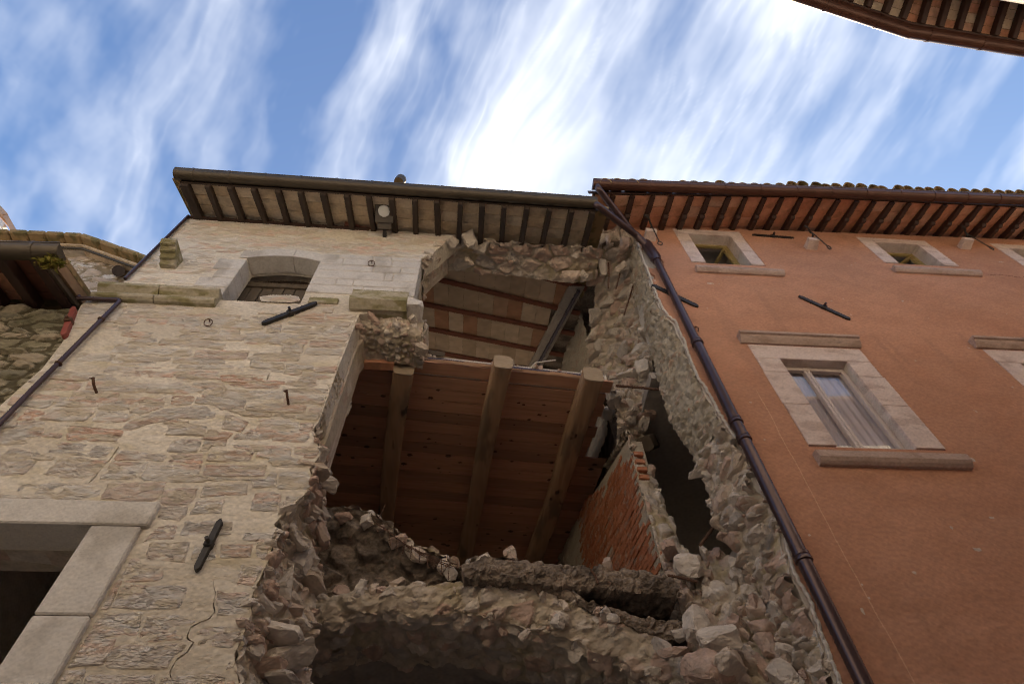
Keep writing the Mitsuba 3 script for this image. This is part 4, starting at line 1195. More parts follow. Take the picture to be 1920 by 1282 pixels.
brR_px = [(1172, 418), (1190, 450), (1202, 485), (1222, 545), (1240, 585), (1262, 608), (1275, 640), (1310, 720), (1345, 780), (1375, 828), (1400, 862), (1418, 920), (1442, 945), (1462, 1000), (1468, 1040), (1480, 1075), (1510, 1130), (1535, 1200), (1562, 1282)]
brR = [xz(P(*q)) for q in brR_px]
edge = ragged([(brR[0][0], zWR(2.5))] + brR + [(2.52, 2.2)], .025, .03, 23, 6)
wall_poly = Polygon([*map(tuple, edge), (2.52, 0), (XR, 0), (XR, zWR(XR))]).buffer(0)
holes = unary_union([sbox(w['o'][0] - w['fw'], w['o'][2] - .02, w['o'][1] + w['fw'], w['o'][3] + w['top']) for w in wins])
clear = unary_union([sbox(w['o'][0], w['o'][2], w['o'][1], w['o'][3]) for w in wins])
skin_edge = ragged([(a + .03, b) for a, b in ([(brR[0][0], zWR(2.5))] + brR + [(2.52, 2.2)])], .02, .028, 24, 7)
lost = unary_union([Point(*xz(P(1216, 492))).buffer(.22), Point(*xz(P(1206, 480))).buffer(.22), Point(*xz(P(1212, 520))).buffer(.12)])
lost = unary_union([Polygon([(a + .02 * math.sin(9 * i), b + .02 * math.cos(7 * i)) for i, (a, b) in enumerate(g_.exterior.coords[:-1])]).buffer(0) for g_ in getattr(lost, 'geoms', [lost])])
skin = Polygon([*map(tuple, skin_edge), (2.55, 0), (XR, 0), (XR, zWR(XR))]).buffer(0).difference(holes)
add('wall', join([ext(wall_poly.difference(clear), .0, .275), ext(wall_poly.difference(clear.buffer(.16, join_style=2)), .27, .64)]), 'm_lime', OH, label='front wall core under the plaster')
W2 = OH + '__wall'
add('plaster', ext(skin.difference(lost), -.026, .004), 'm_orange', W2, label='weathered orange plaster with drip streaks and pale chips')
# the pale broken rim of the plaster along the tear
rim = [(x + .0, -.028 + .006 * math.sin(i * 1.7), z_) for i, (x, z_) in enumerate(skin_edge[3:])]
add('plaster_edge', tube(np.array(rim), .013 + .006 * meshkit.noise(np.array(rim) * 12), 6), 'm_lime', W2)

# torn end of that wall
TE = uniq(OH + '__torn_edge')
F = np.array([(a, -.012, b) for a, b in edge])
B = np.array([(2.58, .64, 10.7), *[tuple(P(px, py, .64)) for px, py in [(1195, 560), (1230, 690), (1245, 742), (1258, 790), (1290, 840), (1312, 872), (1326, 905), (1340, 982)]], (2.56, .60, 4.8), (2.60, .55, 4.2), (2.60, .5, 3.4), (2.58, .5, 2.2)])
nv = 420
zz = np.linspace(10.68, 2.25, nv)
def by_z(c):
    o = np.argsort(-c[:, 2]); c = c[o]
    return np.stack([np.interp(-zz, -c[:, 2], c[:, k]) for k in range(2)] + [zz], 1)
A, Bz = by_z(F), by_z(B)
t = np.linspace(0, 1, 46)[None, :, None]
g = A[:, None] * (1 - t) + Bz[:, None] * t + np.array([-.03, 0, 0]) * 4 * t * (1 - t)
def relief(g, size, amp, seed, **k):
    m, uv, pts, nr = rubble(g, size, amp, seed, **k)
    fl = np.cross(g[0, 1] - g[0, 0], g[1, 0] - g[0, 0])[0] > 0
    if (fl and 'nfix' in k) or nr[:, 0].mean() > 0:
        m, uv, pts, nr = rubble(g, size, amp, seed, flip=True, **k)
    return m, uv, pts, nr
n1 = int(nv * (10.68 - 5.9) / (10.68 - 2.25))
m, uv, pts, nr = relief(g[:n1 + 1], .13, .03, 81, an=(1, 1.3, .45), small=.8, fine=.02)
add('mortared_face', m, 'm_grout', TE, smooth=True, uv=uv, label='pale mortared face of the torn wall end')
scatter(pts, nr, 22, .06, .15, 83, TE, .22)
m, uv, pts, nr = relief(g[n1:], .24, .075, 82, an=(1.1, 1.1, .6), fine=.02, nfix=(-.93, -.35, 0))
add('rubble_core', m, 'm_rubble', TE, smooth=True, uv=uv, kind='stuff')
scatter(pts, nr, 90, .08, .28, 84, TE, .25, bed=True)
for i, (px, py, y, s) in enumerate([(1345, 790, .2, .2), (1360, 835, .15, .26), (1380, 870, .1, .32), (1340, 815, .4, .22), (1335, 880, .5, .26), (1330, 850, .5, .22), (1420, 1000, .05, .2)]):
    place_rock(P(px, py, y), s, 900 + i, 'rubble', 'rubble_stone', TE)
rk = np.random.default_rng(5)
for k, (px, py, y) in enumerate([(1352, 735, .12), (1348, 742, .2), (1290, 700, .3), (1300, 780, .35), (1365, 815, .12)]):
    q = P(px, py, y)
    add('brick', bar(q - [.02, .11, 0], q + [.02, .11, 0], .12, .055, ch=.006), 'm_brick', TE, uv=np.tile([[rk.uniform(), 1]], (24, 1)))

# ---- windows
for i, w in enumerate(wins):
    x0, x1, z0, z1 = w['o']; fw, tp = w['fw'], w['top']
    K = uniq(OH + '__window')
    lab(K, ['small loft window left, dark inside with a yellowish frame', 'small loft window in the middle, open and dark', 'large window with a pale frame and net curtain', 'loft window cut by the right picture edge', 'large window cut by the right picture edge', None][i])
    yF, yB = -.034, .26
    add('lintel', bx(x0 - fw, x1 + fw, yF, yB, z1, z1 + tp, .006), 'm_pink', K)
    nb = 3 if w['kind'] == 'large' else 1
    rj = np.random.default_rng(60 + i)
    for sd in (0, 1):
        cuts = [z0, *(z0 + (z1 - z0) * np.array([.42, .80]) + rj.uniform(-.05, .05, 2) if nb == 3 else []), z1]
        for a, b in zip(cuts, cuts[1:]):
            xa, xb = (x0 - fw, x0) if sd == 0 else (x1, x1 + fw)
            j = rj.uniform(-.012, .012)
            add('jamb_stone', bx(xa + (j if sd == 0 else 0), xb + (j if sd else 0), yF, yB, a + .002, b - .002, .005), 'm_pink', K)
    big_ = w['kind'] == 'large'
    so = .11 if big_ else .105
    sh = (.15, .115)[0 if big_ else 1]
    zt = (P(1670, 845, -.11)[2], P(1390, 500, -.105)[2])[0 if big_ else 1] - (w2[2] if big_ else w0[2])
    prof = [(-.2, 0), (so * .55, 0), (so * .8, .025), (so, .06), (so, sh - .012), (so - .012, sh), (-.3, sh)]
    ov = .02 if big_ else .03
    add('sill', ext_prof(prof, (x0 - fw - ov, 0, z0 + zt - sh), (x1 + fw + ov + (.07 if big_ else .12), 0, z0 + zt - sh + .005), (0, -1, 0)), 'm_pinksill', K)
    if big_:
        hp = [(-.1, 0), (.05, 0), (.075, .03), (.10, .07), (.105, .10), (.13, .11), (.13, .15), (-.1, .16)]
        add('cornice', ext_prof(hp, (x0 - fw - .08, 0, z1 + tp + .01), (x1 + fw + .03, 0, z1 + tp + .015), (0, -1, 0)), 'm_pinksill', K)
        yq = .08
        add('frame', join([bx(x0 + .002, x0 + .032, yq, yq + .06, z0, z1, .004), bx(x1 - .032, x1 - .002, yq, yq + .06, z0, z1, .004), bx(x0 + .03, x1 - .03, yq + .001, yq + .058, z1 - .035, z1 - .002, .004), bx(x0 + .03, x1 - .03, yq + .001, yq + .058, z0 + .002, z0 + .04, .004)]), 'm_upvc', K)
        xm = x0 + (x1 - x0) * .40
        for a, b in ((x0 + .032, xm - .002), (xm + .002, x1 - .032)):
            cs = add('casement', join([bx(a, a + .038, yq - .012, yq + .05, z0 + .04, z1 - .035, .006), bx(b - .038, b, yq - .012, yq + .05, z0 + .04, z1 - .035, .006), bx(a + .035, b - .035, yq - .010, yq + .048, z1 - .08, z1 - .036, .006), bx(a + .035, b - .035, yq - .010, yq + .048, z0 + .041, z0 + .09, .006)]), 'm_upvc', K)
            gp = (np.array([(a + .035, yq + .02, z0 + .085), (b - .035, yq + .02, z0 + .085), (b - .035, yq + .02, z1 - .075), (a + .035, yq + .02, z1 - .075)]), np.array([[0, 1, 2], [0, 2, 3]]))
            scene[uniq(K + '__pane')] = mikit.ply(gp, 'm_pane')
        cx_ = np.linspace(x0 + .03, x1 - .03, 60)
        cy = yq + .09 + .010 * np.sin(cx_ * 60)
        v = np.r_[np.c_[cx_, cy, np.full(60, z0)], np.c_[cx_, cy, np.full(60, z1)]]
        f = [(k, k + 1, 61 + k) for k in range(59)] + [(k, 61 + k, 60 + k) for k in range(59)]
        add('curtain', (v, np.array(f)), 'm_curtain', K)
    else:
        yq = .15
        add('frame', join([bx(x0 + .003, x0 + .05, yq, yq + .05, z0, z1, .004), bx(x1 - .05, x1 - .003, yq, yq + .05, z0, z1, .004), bx(x0 + .05, x1 - .05, yq + .001, yq + .048, z1 - .05, z1 - .003, .004)]), 'm_yellowwood', K)
        if i in (0, 1):
            # casement standing open into the room
            a = np.array([x1 - .06, yq + .04, 0]); d = np.array([-.10, .42, 0]) if i == 0 else np.array([-.25, .36, 0])
            add('casement', join([bar(a + [0, 0, z0 + .04], a + [0, 0, z1 - .05], .045, .045, up=(0, 1, 0)), bar(a + d + [0, 0, z0 + .04], a + d + [0, 0, z1 - .05], .045, .045, up=(0, 1, 0)), bar(a + [0, 0, z0 + .06], a + d + [0, 0, z0 + .06], .045, .05), bar(a + [0, 0, z1 - .07], a + d + [0, 0, z1 - .07], .045, .05)]), 'm_yellowwood', K)
        else:
            scene[uniq(K + '__pane')] = mikit.ply((np.array([(x0, yq + .02, z0), (x1, yq + .02, z0), (x1, yq + .02, z1), (x0, yq + .02, z1)]), np.array([[0, 1, 2], [0, 2, 3]])), 'm_pane')

# rooms behind: dark walls and floors
add('room_shell', join([bx(2.3, XR, 5.6, 5.8, 0, 6.1), bx(2.3, 3.3, 5.6, 5.8, 6.1, 6.8), bx(3.75, XR, 5.6, 5.8, 6.1, 6.8), bx(2.3, XR, 5.6, 5.8, 6.8, 11.2), bx(2.35, XR, .66, 5.6, 7.42, 7.55), bx(2.6, XR, .66, 5.6, 4.80, 4.95), bx(2.62, 2.8, 1.0, 5.6, 7.5, 11.2), bx(5.0, 5.15, .66, 5.6, 4.9, 7.45), bx(XR - .2, XR, .64, 5.6, 0, 11)]), 'm_dark', OH)  # back wall has a small unseen opening added to light the gap

# ---- eaves with carved rafter ends
e_px = [P(1113, 367, -.66), P(1499, 372, -.66), P(1920, 391, -.66)]
zER = lambda x: float(np.interp(x, [q[0] for q in e_px], [q[2] for q in e_px])) if x < e_px[2][0] else e_px[2][2] + .046 * (x - e_px[2][0])
zW2 = lambda x: zER(x) + .21
EV2 = uniq(OH + '__eaves')
carve = [(0, .03), (0, -.075), (.20, -.075), (.235, -.055), (.25, -.075), (.285, -.08), (.32, -.055), (.335, -.03), (.36, -.045), (.42, -.045), (.52, -.028), (.60, -.015), (.655, -.015), (.66, .03)]
carve = [(a, b) for a, b in carve]
xr2 = np.arange(2.10, 12.4, .322)
rj2 = np.random.default_rng(71)
for x in xr2 + rj2.uniform(-.012, .012, len(xr2)):
    sl = (zW2(x) - zER(x)) / .66
    pr = [(a, b - sl * a) for a, b in [(-.12, .03), (-.12, -.085)] + carve[1:]]
    add('rafter', ext_prof(pr, (x - .038, 0, zW2(x) + rj2.uniform(-.006, .006)), (x + .038 * rj2.uniform(.85, 1.15), 0, zW2(x) + rj2.uniform(-.004, .004)), (rj2.uniform(-.02, .02), -1, 0)), 'm_rafter_red', EV2)
soffit_tiles([2.10 - .322, *xr2], zW2, zER, .66, .034, 4, ['m_tile_red', 'm_tile_red', 'm_tile_red2', 'm_tile_red'], EV2, 15)
for a, b in zip(e_px[:-1] + [e_px[2]], e_px[1:] + [np.array([12.3, -.66, zER(12.3)])]):
    add('fascia', bar(a + [-.08 if a is e_px[0] else 0, -.03, .05], b + [0, -.03, .05], .02, .08), 'm_rafter_red', EV2)
add('verge_board', bar((1.80, -.66, zER(1.8) + .03), (1.86, .4, zER(1.8) + .33), .03, .14), 'm_rafter', EV2)
zr2 = lambda x, y: zER(x) + .10 + .31 * (y + .66)
xs = np.linspace(1.8, XR, 14)
add('roof', join([hexa([(a, -.68, zr2(a, -.68)), (b, -.68, zr2(b, -.68)), (b, 3.0, zr2(b, 3.0)), (a, 3.0, zr2(a, 3.0))], [(a, -.68, zr2(a, -.68) + .05), (b, -.68, zr2(b, -.68) + .05), (b, 3.0, zr2(b, 3) + .05), (a, 3, zr2(a, 3) + .05)]) for a, b in zip(xs, xs[1:])]
                 + [hexa([(1.8, 3, zr2(2, 3)), (XR, 3, zr2(XR, 3)), (XR, 6, zr2(XR, 1.5)), (1.8, 6, zr2(2, 1.5))], [(1.8, 3, zr2(2, 3) + .05), (XR, 3, zr2(XR, 3) + .05), (XR, 6, zr2(XR, 1.5) + .05), (1.8, 6, zr2(2, 1.5) + .05)])]), 'm_coppo', OH)
# curved cover tiles along the eaves
def coppo(p, d, r0, r1, L, w):
    th = np.linspace(0, math.pi, 9)
    d = np.asarray(d, float) / np.linalg.norm(d); s = np.array([1.0, 0, 0]); u = np.cross(s, d)
    u = u if u[2] > 0 else -u
    vs = []
    for k, (R, t) in enumerate(((r0, 0), (r1, L))):
        for rr_ in (R, R - .015):
            vs += [p + d * t + rr_ * math.cos(a) * s + rr_ * math.sin(a) * u for a in th]
    n = 9; f = []
    for j in range(n - 1):
        o0, i0, o1, i1 = j, n + j, 2 * n + j, 3 * n + j
        f += [(o0, o0 + 1, o1 + 1), (o0, o1 + 1, o1), (i0, i1 + 1, i0 + 1), (i0, i1, i1 + 1), (o0, i0 + 1, o0 + 1), (o0, i0, i0 + 1), (o1, o1 + 1, i1 + 1), (o1, i1 + 1, i1)]
    return np.array(vs), np.array(f)
rc = np.random.default_rng(30)
for x in np.arange(1.95, 12, .21):
    for row in range(2):
        y0 = -.86 + .36 * row + rc.uniform(-.02, .03)
        up_ = float(sst(4.4, 7.0, x)) * rc.uniform(.35, 1.0)
        lift = -.01 + rc.uniform(0, .02) + .13 * up_ + (0 if row == 0 else .03)
        m = coppo(np.array([x + rc.uniform(-.02, .02), y0, zr2(x, y0) + lift]), (0, 1, .31 + rc.uniform(-.03, .03)), .095, .08, .42, 0)
        add('roof_tile', m, 'm_coppo', OH)
GR = [P(1111, 346, -.80), P(1499, 359, -.80), P(1920, 375, -.80)]
GR.append(GR[2] + (GR[2] - GR[1]) * .7)
gutter(OH, GR, .085, 'm_gutter', 17)

# ================================================================== THE LOW HOUSE ON THE LEFT
NH = thing('low_house', 'low old house at left picture edge, dark rubble wall under a deep brown eaves', 'house')
nz0 = 7.46
g = np.stack([np.stack([np.linspace(-12, -4.10, 380), np.full(380, .075), np.full(380, zq)], -1) for zq in np.linspace(5.2, nz0 + .1, 110)], 0)
lim = Polygon([(-12, 5.2), *[(a_ + .06, b_) for a_, b_ in [xz(P(*q)) for q in [(-60, 815), (25, 738), (80, 690), (118, 640), (135, 605), (152, 572)]]], (-4.45, 7.56), (-12, 7.56)])
m, uv, pts, nr = rubble(g, .22, .04, 91, (1.45, 1, .55))
if nr[:, 1].mean() > 0:
    m, uv, pts, nr = rubble(g, .22, .04, 91, (1.45, 1, .55), flip=True)
inside = np.array([lim.contains(Point(a, c)) for a, _, c in g.reshape(-1, 3)])
m = (m[0], m[1][inside[m[1]].all(1)])
add('rubble_wall', m, 'm_darkrubble', NH, uv=uv)
add('wall', join([bx(-12, -5.25, .15, .6, 0, nz0 + .15), bx(-5.25, -4.7, .31, .6, 0, nz0 + .15), bx(-12, -4.6, 5, 5.4, 0, 7.6), bx(-4.75, -4.55, .6, 5, 0, 8.4)]), 'm_darkrubble', NH)
lab(NH + '__rubble_wall', 'dark mossy rubble stones')
eA, eB = P(-60, 478, -.62), P(122, 482, -.62)
zEN = lambda x: eB[2] + (x - eB[0]) * (eB[2] - eA[2]) / (eB[0] - eA[0])
zWN = lambda x: zEN(x) + .17
EV3 = uniq(NH + '__eaves')
xr3 = np.arange(-4.78, -8.0, -.36)[::-1]
for i, x in enumerate(xr3):
    add('rafter', bar((x, .12, zWN(x) - .02), (x, -.64, zEN(x) - .02), .12, .13, ch=.01), 'm_rafter_red', EV3)
soffit_tiles(xr3, zWN, zEN, .62, .05, 3, ['m_joist', 'm_tile_red'], EV3, 25)
add('verge_board', bar((-4.66, -.70, zEN(-4.66) + .05), (-4.66, 2.2, zEN(-4.66) + .05 + .29 * 2.9), .03, .20), 'm_verge', EV3)
add('verge_board', bar((-4.71, -.62, zEN(-4.7) - .02), (-4.71, .10, zEN(-4.7) + .18), .06, .12), 'm_oldwood', EV3)
gutter(NH, [P(-200, 466, -.72), P(118, 472, -.72)], .10, 'm_gutter_old', 3)
zr3 = lambda y: zEN(-5) + .12 + .29 * (y + .62)
add('roof', hexa([(-12, -.66, zr3(-.66)), (-4.64, -.66, zr3(-.66)), (-4.64, 3, zr3(3)), (-12, 3, zr3(3))], [(-12, -.66, zr3(-.66) + .06), (-4.64, -.66, zr3(-.66) + .06), (-4.64, 3, zr3(3) + .06), (-12, 3, zr3(3) + .06)]), 'm_coppo', NH)
mo = P(96, 492, -.66); rm = np.random.default_rng(3)
blades = []
for k in range(500):
    c = mo + np.array([rm.normal(0, .055), rm.normal(0, .03), rm.normal(0, .025)])
    d = rm.normal(0, 1, 3) * .022; e = rm.normal(0, 1, 3) * .012
    blades.append((np.array([c - e, c + e, c + d]), np.array([[0, 1, 2]])))
add('moss_tuft', join(blades), 'm_moss', label='tuft of yellow brown moss growing on the underside of the low eaves gutter', cat='moss', kind='stuff')

# ================================================================== HOUSES FURTHER BACK AT THE LEFT
FH = thing('rear_house', 'pale stone house behind the low eaves, ochre tiled verge against the sky', 'house')
yf = 1.6
ta, tb, tc = P(10, 449, yf), P(160, 456, yf), P(262, 492, yf)
g = np.stack([np.stack([np.linspace(ta[0] - 1.5, tc[0] + 1.2, 170), np.full(170, yf + .25), np.interp(np.linspace(ta[0] - 1.5, tc[0] + 1.2, 170), [ta[0], tb[0], tc[0]], [ta[2], tb[2], tc[2]]) * s + (1 - s) * 8.2 + .12 * s], -1) for s in np.linspace(0, 1, 110)], 0)
m, uv, pts, nr = rubble(g, .27, .045, 95, (1.4, 1, .55))
if nr[:, 1].mean() > 0:
    m, uv, pts, nr = rubble(g, .27, .045, 95, (1.4, 1, .55), flip=True)
add('rubble_wall', m, 'm_palerubble', FH, smooth=True, uv=uv)
ext_c = tc + (tc - tb) * 1.4
def verge(a, b, n, seed):
    r = np.random.default_rng(seed); ms = []
    d = (b - a) / n
    for k in range(n):
        p, q = a + d * k, a + d * (k + 1)
        add('verge_tile', bar(p + [0, 0, r.uniform(-.008, .012)], q - d * .03 + [0, 0, r.uniform(-.008, .012)], .40, .11, ch=.03), 'm_coppo', FH)
    add('gutter_pipe', tube([a + [0, .05, -.13], b + [0, .05, -.13]], .025, 10), 'm_gutter_old', FH)
    add('verge_course', bar(a + [0, .10, -.09], b + [0, .10, -.09], .22, .05), 'm_tile_tan', FH)
verge(ta - [1.5, 0, 0], tb, 9, 1); verge(tb, ext_c, 7, 2)
add('ridge_knob', tube([tb + [0, 0, .0], tb + [0, 0, .09], tb + [0, 0, .12]], [.10, .10, .06], 10), 'm_coppo', FH)
add('beam_end', tube([P(222, 508, yf - .15), P(222, 508, yf + .6)], .10, 12), 'm_rafter', FH)
add('wall', join([bx(ta[0] - 1.5, tc[0] + 1.2, yf + .3, yf + .7, 0, 10.5), hexa([ta + [-1.5, .1, -.12], tb + [0, .1, -.12], tb + [0, 4, -.12], ta + [-1.5, 4, -.12]], [ta + [-1.5, .1, -.06], tb + [0, .1, -.06], tb + [0, 4, -.06], ta + [-1.5, 4, -.06]])]), 'm_palerubble', FH)
WH = thing('white_house', 'white gabled eaves corner just showing at the left picture edge above the low roof', 'house')
yw = 2.6
a, b, c = P(-40, 352, yw), P(14, 412, yw), P(40, 458, yw)
add('verge_board', join([bar(a, b, .30, .10), bar(b, c, .24, .09)]), 'm_splinter', WH)
add('wall', ext(Polygon([xz(P(-120, 400, yw)), xz(P(-40, 385, yw)), xz(P(8, 432, yw)), xz(P(30, 462, yw)), xz(P(30, 600, yw)), xz(P(-120, 600, yw))]), yw + .12, yw + .5), 'm_white', WH)
add('soffit', hexa([P(-40, 372, yw), P(4, 425, yw), P(4, 425, yw) + [0, .2, 0], P(-40, 372, yw) + [0, .2, 0]], [P(-40, 364, yw), P(10, 420, yw), P(10, 420, yw) + [0, .2, 0], P(-40, 364, yw) + [0, .2, 0]]), 'm_white', WH)
add('bracket', hull([P(-8, 452, yw - .1), P(24, 440, yw - .1), P(30, 455, yw - .1), P(-8, 456, yw + .1), P(26, 442, yw + .12)]), 'm_white', WH)

# ================================================================== THE SUNLIT HOUSE ACROSS THE STREET
OP = thing('opposite_house', 'sunlit house across the street, bent gutter and tiled eaves crossing the top right corner', 'house')
zo = 10.2
g0, g1, g2 = PZ(1497, -8, zo), PZ(1706, 60, zo), PZ(1930, 96, zo)
gl = g0 + (g0 - g1) / np.linalg.norm(g0 - g1) * 14; gr = g2 + (g2 - g1) / np.linalg.norm(g2 - g1) * 9
gutter(OP, [gl, g1, gr], .085, 'm_gutter', 34)
def off(a, b, w):
    d = (b - a) / np.linalg.norm(b - a); n = np.cross(d, [0, 0, 1]); n = n if n[1] < 0 else -n
    return n * w
ov = .50
segs = [(gl, g1), (g1, gr)]
EV4 = uniq(OP + '__eaves')
ro = np.random.default_rng(44)
for a, b in segs:
    n = off(a, b, 1.0); L = np.linalg.norm(b - a); d = (b - a) / L
    us = np.arange(.12, L, .27)
    for k, u in enumerate(us):
        p = a + d * u
        if not (-400 < 960 + FOC * ((p - EYE) @ RT) / ((p - EYE) @ FW) < 2300):
            continue
        sl = .17 / ov
        add('rafter', bar(p + n * .10 + [0, 0, .03], p + n * (ov + .14) + [0, 0, .03 + sl * (ov + .04)], .075, .095, ch=.006), 'm_rafter_red', EV4)
        q = a + d * (u + .27)
        for r_ in range(4):
            s0_, s1_ = .09 + (ov - .05) * r_ / 4, .09 + (ov - .05) * (r_ + 1) / 4
            lo = [p + d * .005 + n * s0_, q - d * .005 + n * s0_, q - d * .005 + n * (s1_ - .006), p + d * .005 + n * (s1_ - .006)]
            lo = [w_ + [0, 0, .085 + sl * (s - .1)] for w_, s in zip(lo, (s0_, s0_, s1_, s1_))]
            add('eaves_tile', hexa(lo, [w_ + [0, 0, .03] for w_ in lo]), ['m_tile_red', 'm_tile_red2', 'm_tile_tan2'][int(ro.integers(0, 3))], EV4)
    add('fascia', bar(a + n * .10 + [0, 0, .06], b + n * .10 + [0, 0, .06], .02, .09), 'm_rafter_red', EV4)
    w0_, w1_ = a + n * ov, b + n * ov
    add('wall', hexa([(*w0_[:2], 0), (*w1_[:2], 0), (*(w1_ + n * .5)[:2], 0), (*(w0_ + n * .5)[:2], 0)], [(*w0_[:2], zo + .18), (*w1_[:2], zo + .18), (*(w1_ + n * .5)[:2], zo + .18), (*(w0_ + n * .5)[:2], zo + .18)]), 'm_cream', OP)
    add('roof', hexa([p_ + [0, 0, z_] for p_, z_ in ((a + n * .02, .125), (b + n * .02, .125), (b + n * 5, 1.5), (a + n * 5, 1.5))], [p_ + [0, 0, z_ + .06] for p_, z_ in ((a + n * .02, .125), (b + n * .02, .125), (b + n * 5, 1.5), (a + n * 5, 1.5))]), 'm_coppo', OP)

# added houses, unseen beyond the frame, that block light from the lane ends
for x0_, x1_, h_ in ((-19.0, -13.0, 9.0), (16.5, 23.0, 12.0)):
    EH = thing('added_lane_end_house', 'plain rendered house added to block stray light at the ' + ('left' if x0_ < 0 else 'right') + ' end of the lane, outside the picture', 'house', 'added houses that block light at the lane ends')
    add('wall', bx(x0_, x1_, -9.0, 1.0, 0, h_), 'm_cream', EH)
    add('roof', hull([(x0_ - .4, -9.4, h_), (x1_ + .4, -9.4, h_), (x1_ + .4, 1.4, h_), (x0_ - .4, 1.4, h_), ((x0_ + x1_) / 2, -9.4, h_ + 1.6), ((x0_ + x1_) / 2, 1.4, h_ + 1.6)]), 'm_coppo', EH)
    for yw_ in (-7.5, -4.0, -.8):
        add('window', bx(*((x1_ - .02, x1_ + .03) if x0_ < 0 else (x0_ - .03, x0_ + .02)), yw_ - .5, yw_ + .5, 4.5, 6.1, .01), 'm_oldwood', EH)

# ================================================================== FITTINGS ON THE WALLS
# rain pipes
DP = thing('drainpipe', 'long brown metal downpipe descending the orange wall beside the breach', 'drainpipe')
yP = -.115
o1, o2 = GL1 + np.array([-.02, 0, -.09]), GR[0] + np.array([.06, .0, -.09])
k0, k1, k2 = P(1192, 440, -.22), P(1216, 464, yP), P(1229, 480, yP)
low_ = P(1627, 1282, yP); mid = P(1420, 868, yP)
xs_ = [k2[0], P(1365, 765, yP)[0], P(1506, 1050, yP)[0]]
xp = float(np.mean(xs_))
k2 = np.array([xp, yP, k2[2]])
add('elbow_pipe', tube(bend([o1 + [0, 0, .05], o1 + [0.03, 0, -.02], k0, k1, k2 + [0, 0, .02], k2 + [0, 0, -.12]], .07), .053, 16), 'm_pipe', DP, smooth=40)
add('branch_pipe', tube(bend([o2 + [0, 0, .05], o2 + [0.02, 0.02, -.04], P(1186, 436, -.20) + [0, 0, .02]], .06), .052, 14), 'm_pipe', DP, smooth=40)
add('elbow_collar', tube([k1 + (k2 - k1) * -.6, k1 + (k2 - k1) * -.3, k2 + [0, 0, -.06], k2 + [0, 0, -.16]], [.062, .082, .082, .064], 16), 'm_pipe', DP, smooth=40)
zs_ = [k2[2] - .06, P(1310, 643, yP)[2], P(1375, 790, yP)[2] , P(1505, 1046, yP)[2], .2]
for a, b in zip(zs_, zs_[1:]):
    add('pipe_length', tube([(xp, yP, a), (xp, yP, b - .05)], 0.052 if b > 6 else .057, 20), 'm_pipe', DP, smooth=40)
for zc in zs_[1:4] + [P(1388, 822, yP)[2]]:
    add('collar', tube([(xp, yP, zc + .045), (xp, yP, zc + .04), (xp, yP, zc + .012), (xp, yP, zc + .006), (xp, yP, zc - .006), (xp, yP, zc - .03), (xp, yP, zc - .035)], [.060, .067, .067, .063, .070, .070, .060], 20), 'm_pipe', DP, smooth=30)
    add('wall_bracket', bar((xp, yP, zc - .05), (xp, .0, zc - .05), .014, .03), 'm_rust', DP)
TP = thing('conduit', 'thin dark pipe down the left corner of the stone house, stepping round the sill', 'pipe')
q = [P(353, 406, -.03), P(212, 524, -.03)]
xc = -4.315
pts_ = [(xc, -.035, 10.0), (xc, -.035, 8.14), (-4.63, -.16, 8.1), (-4.70, -.17, 8.0), (-4.70, -.16, 7.76), (-4.60, -.06, 7.70)]
j0, j1 = P(160, 560, -.05), P(227, 562, -.05)
pts_ = [(xc, -.035, 10.02), (xc, -.035, 8.12)]
add('pipe', tube(pts_, .022, 10), 'm_pipe', TP, smooth=40)
add('pipe', tube(bend([(-4.60, -.05, j0[2] + .05), (-4.60, -.05, j0[2]), (j1[0], -.05, j1[2]), (j1[0] - .02, -.05, j1[2] - 1.7), (j1[0] - .02, -.05, 2)], .05), .024, 10), 'm_pipe', TP, smooth=40)
for zz_ in (7.2, 6.4):
    add('clip', ring_mesh((j1[0] - .01, -.05, zz_), .03, .008, (1, 0, 0), (0, 1, 0)), 'm_rust', TP)


def anchor(p0, p1, label, mat='m_iron', w=.058, th=.04, y=-.03, collar=True, cm='m_iron'):
    A = thing('wall_anchor', label, 'wall anchor', 'iron tie bars on the house fronts')
    a, b = P(*p0, y), P(*p1, y)
    d = (b - a) / np.linalg.norm(b - a); s = np.cross(d, [0, 1, 0])
    pr = []
    L = np.linalg.norm(b - a)
    for t, ww in ((0, .25), (.06, .9), (.5, 1), (.94, .9), (1, .25)):
        for e in (-1, 1):
            for yy in (-th / 2, th / 2):
                pr.append(a + (b - a) * t + s * e * w / 2 * ww + np.array([0, yy, 0]))
    add('bar', hull(pr), mat, A)
    if collar:
        c = (a + b) / 2
        add('collar', bar(c - d * .03, c + d * .03, w * 1.25, th * 1.9, up=(0, 1, 0), ch=.008), cm, A)
        add('tie_end', tube([c + [0, .03, 0], c + [0, -.085, 0]], .016, 8), cm, A)
    return A


anchor((491, 607), (594, 568), 'black iron tie bar slanting on the stone wall below the arched window')
anchor((415, 974), (367, 1070), 'dark iron tie bar upright on the stone wall right of the doorway', w=.048)
anchor((140, 578), (119, 632), 'red painted iron tie bar near the low eaves at the left', 'm_redpaint', w=.06, th=.06, cm='m_rust')
anchor((1222, 535), (1309, 576), 'black iron tie bar passing behind the brown downpipe', w=.075, collar=False)
anchor((1497, 556), (1594, 600), 'black iron tie bar slanting on the orange wall above the large window', w=.065)
anchor((1410, 441), (1488, 447), 'black iron tie bar lying level under the carved eaves', w=.045)


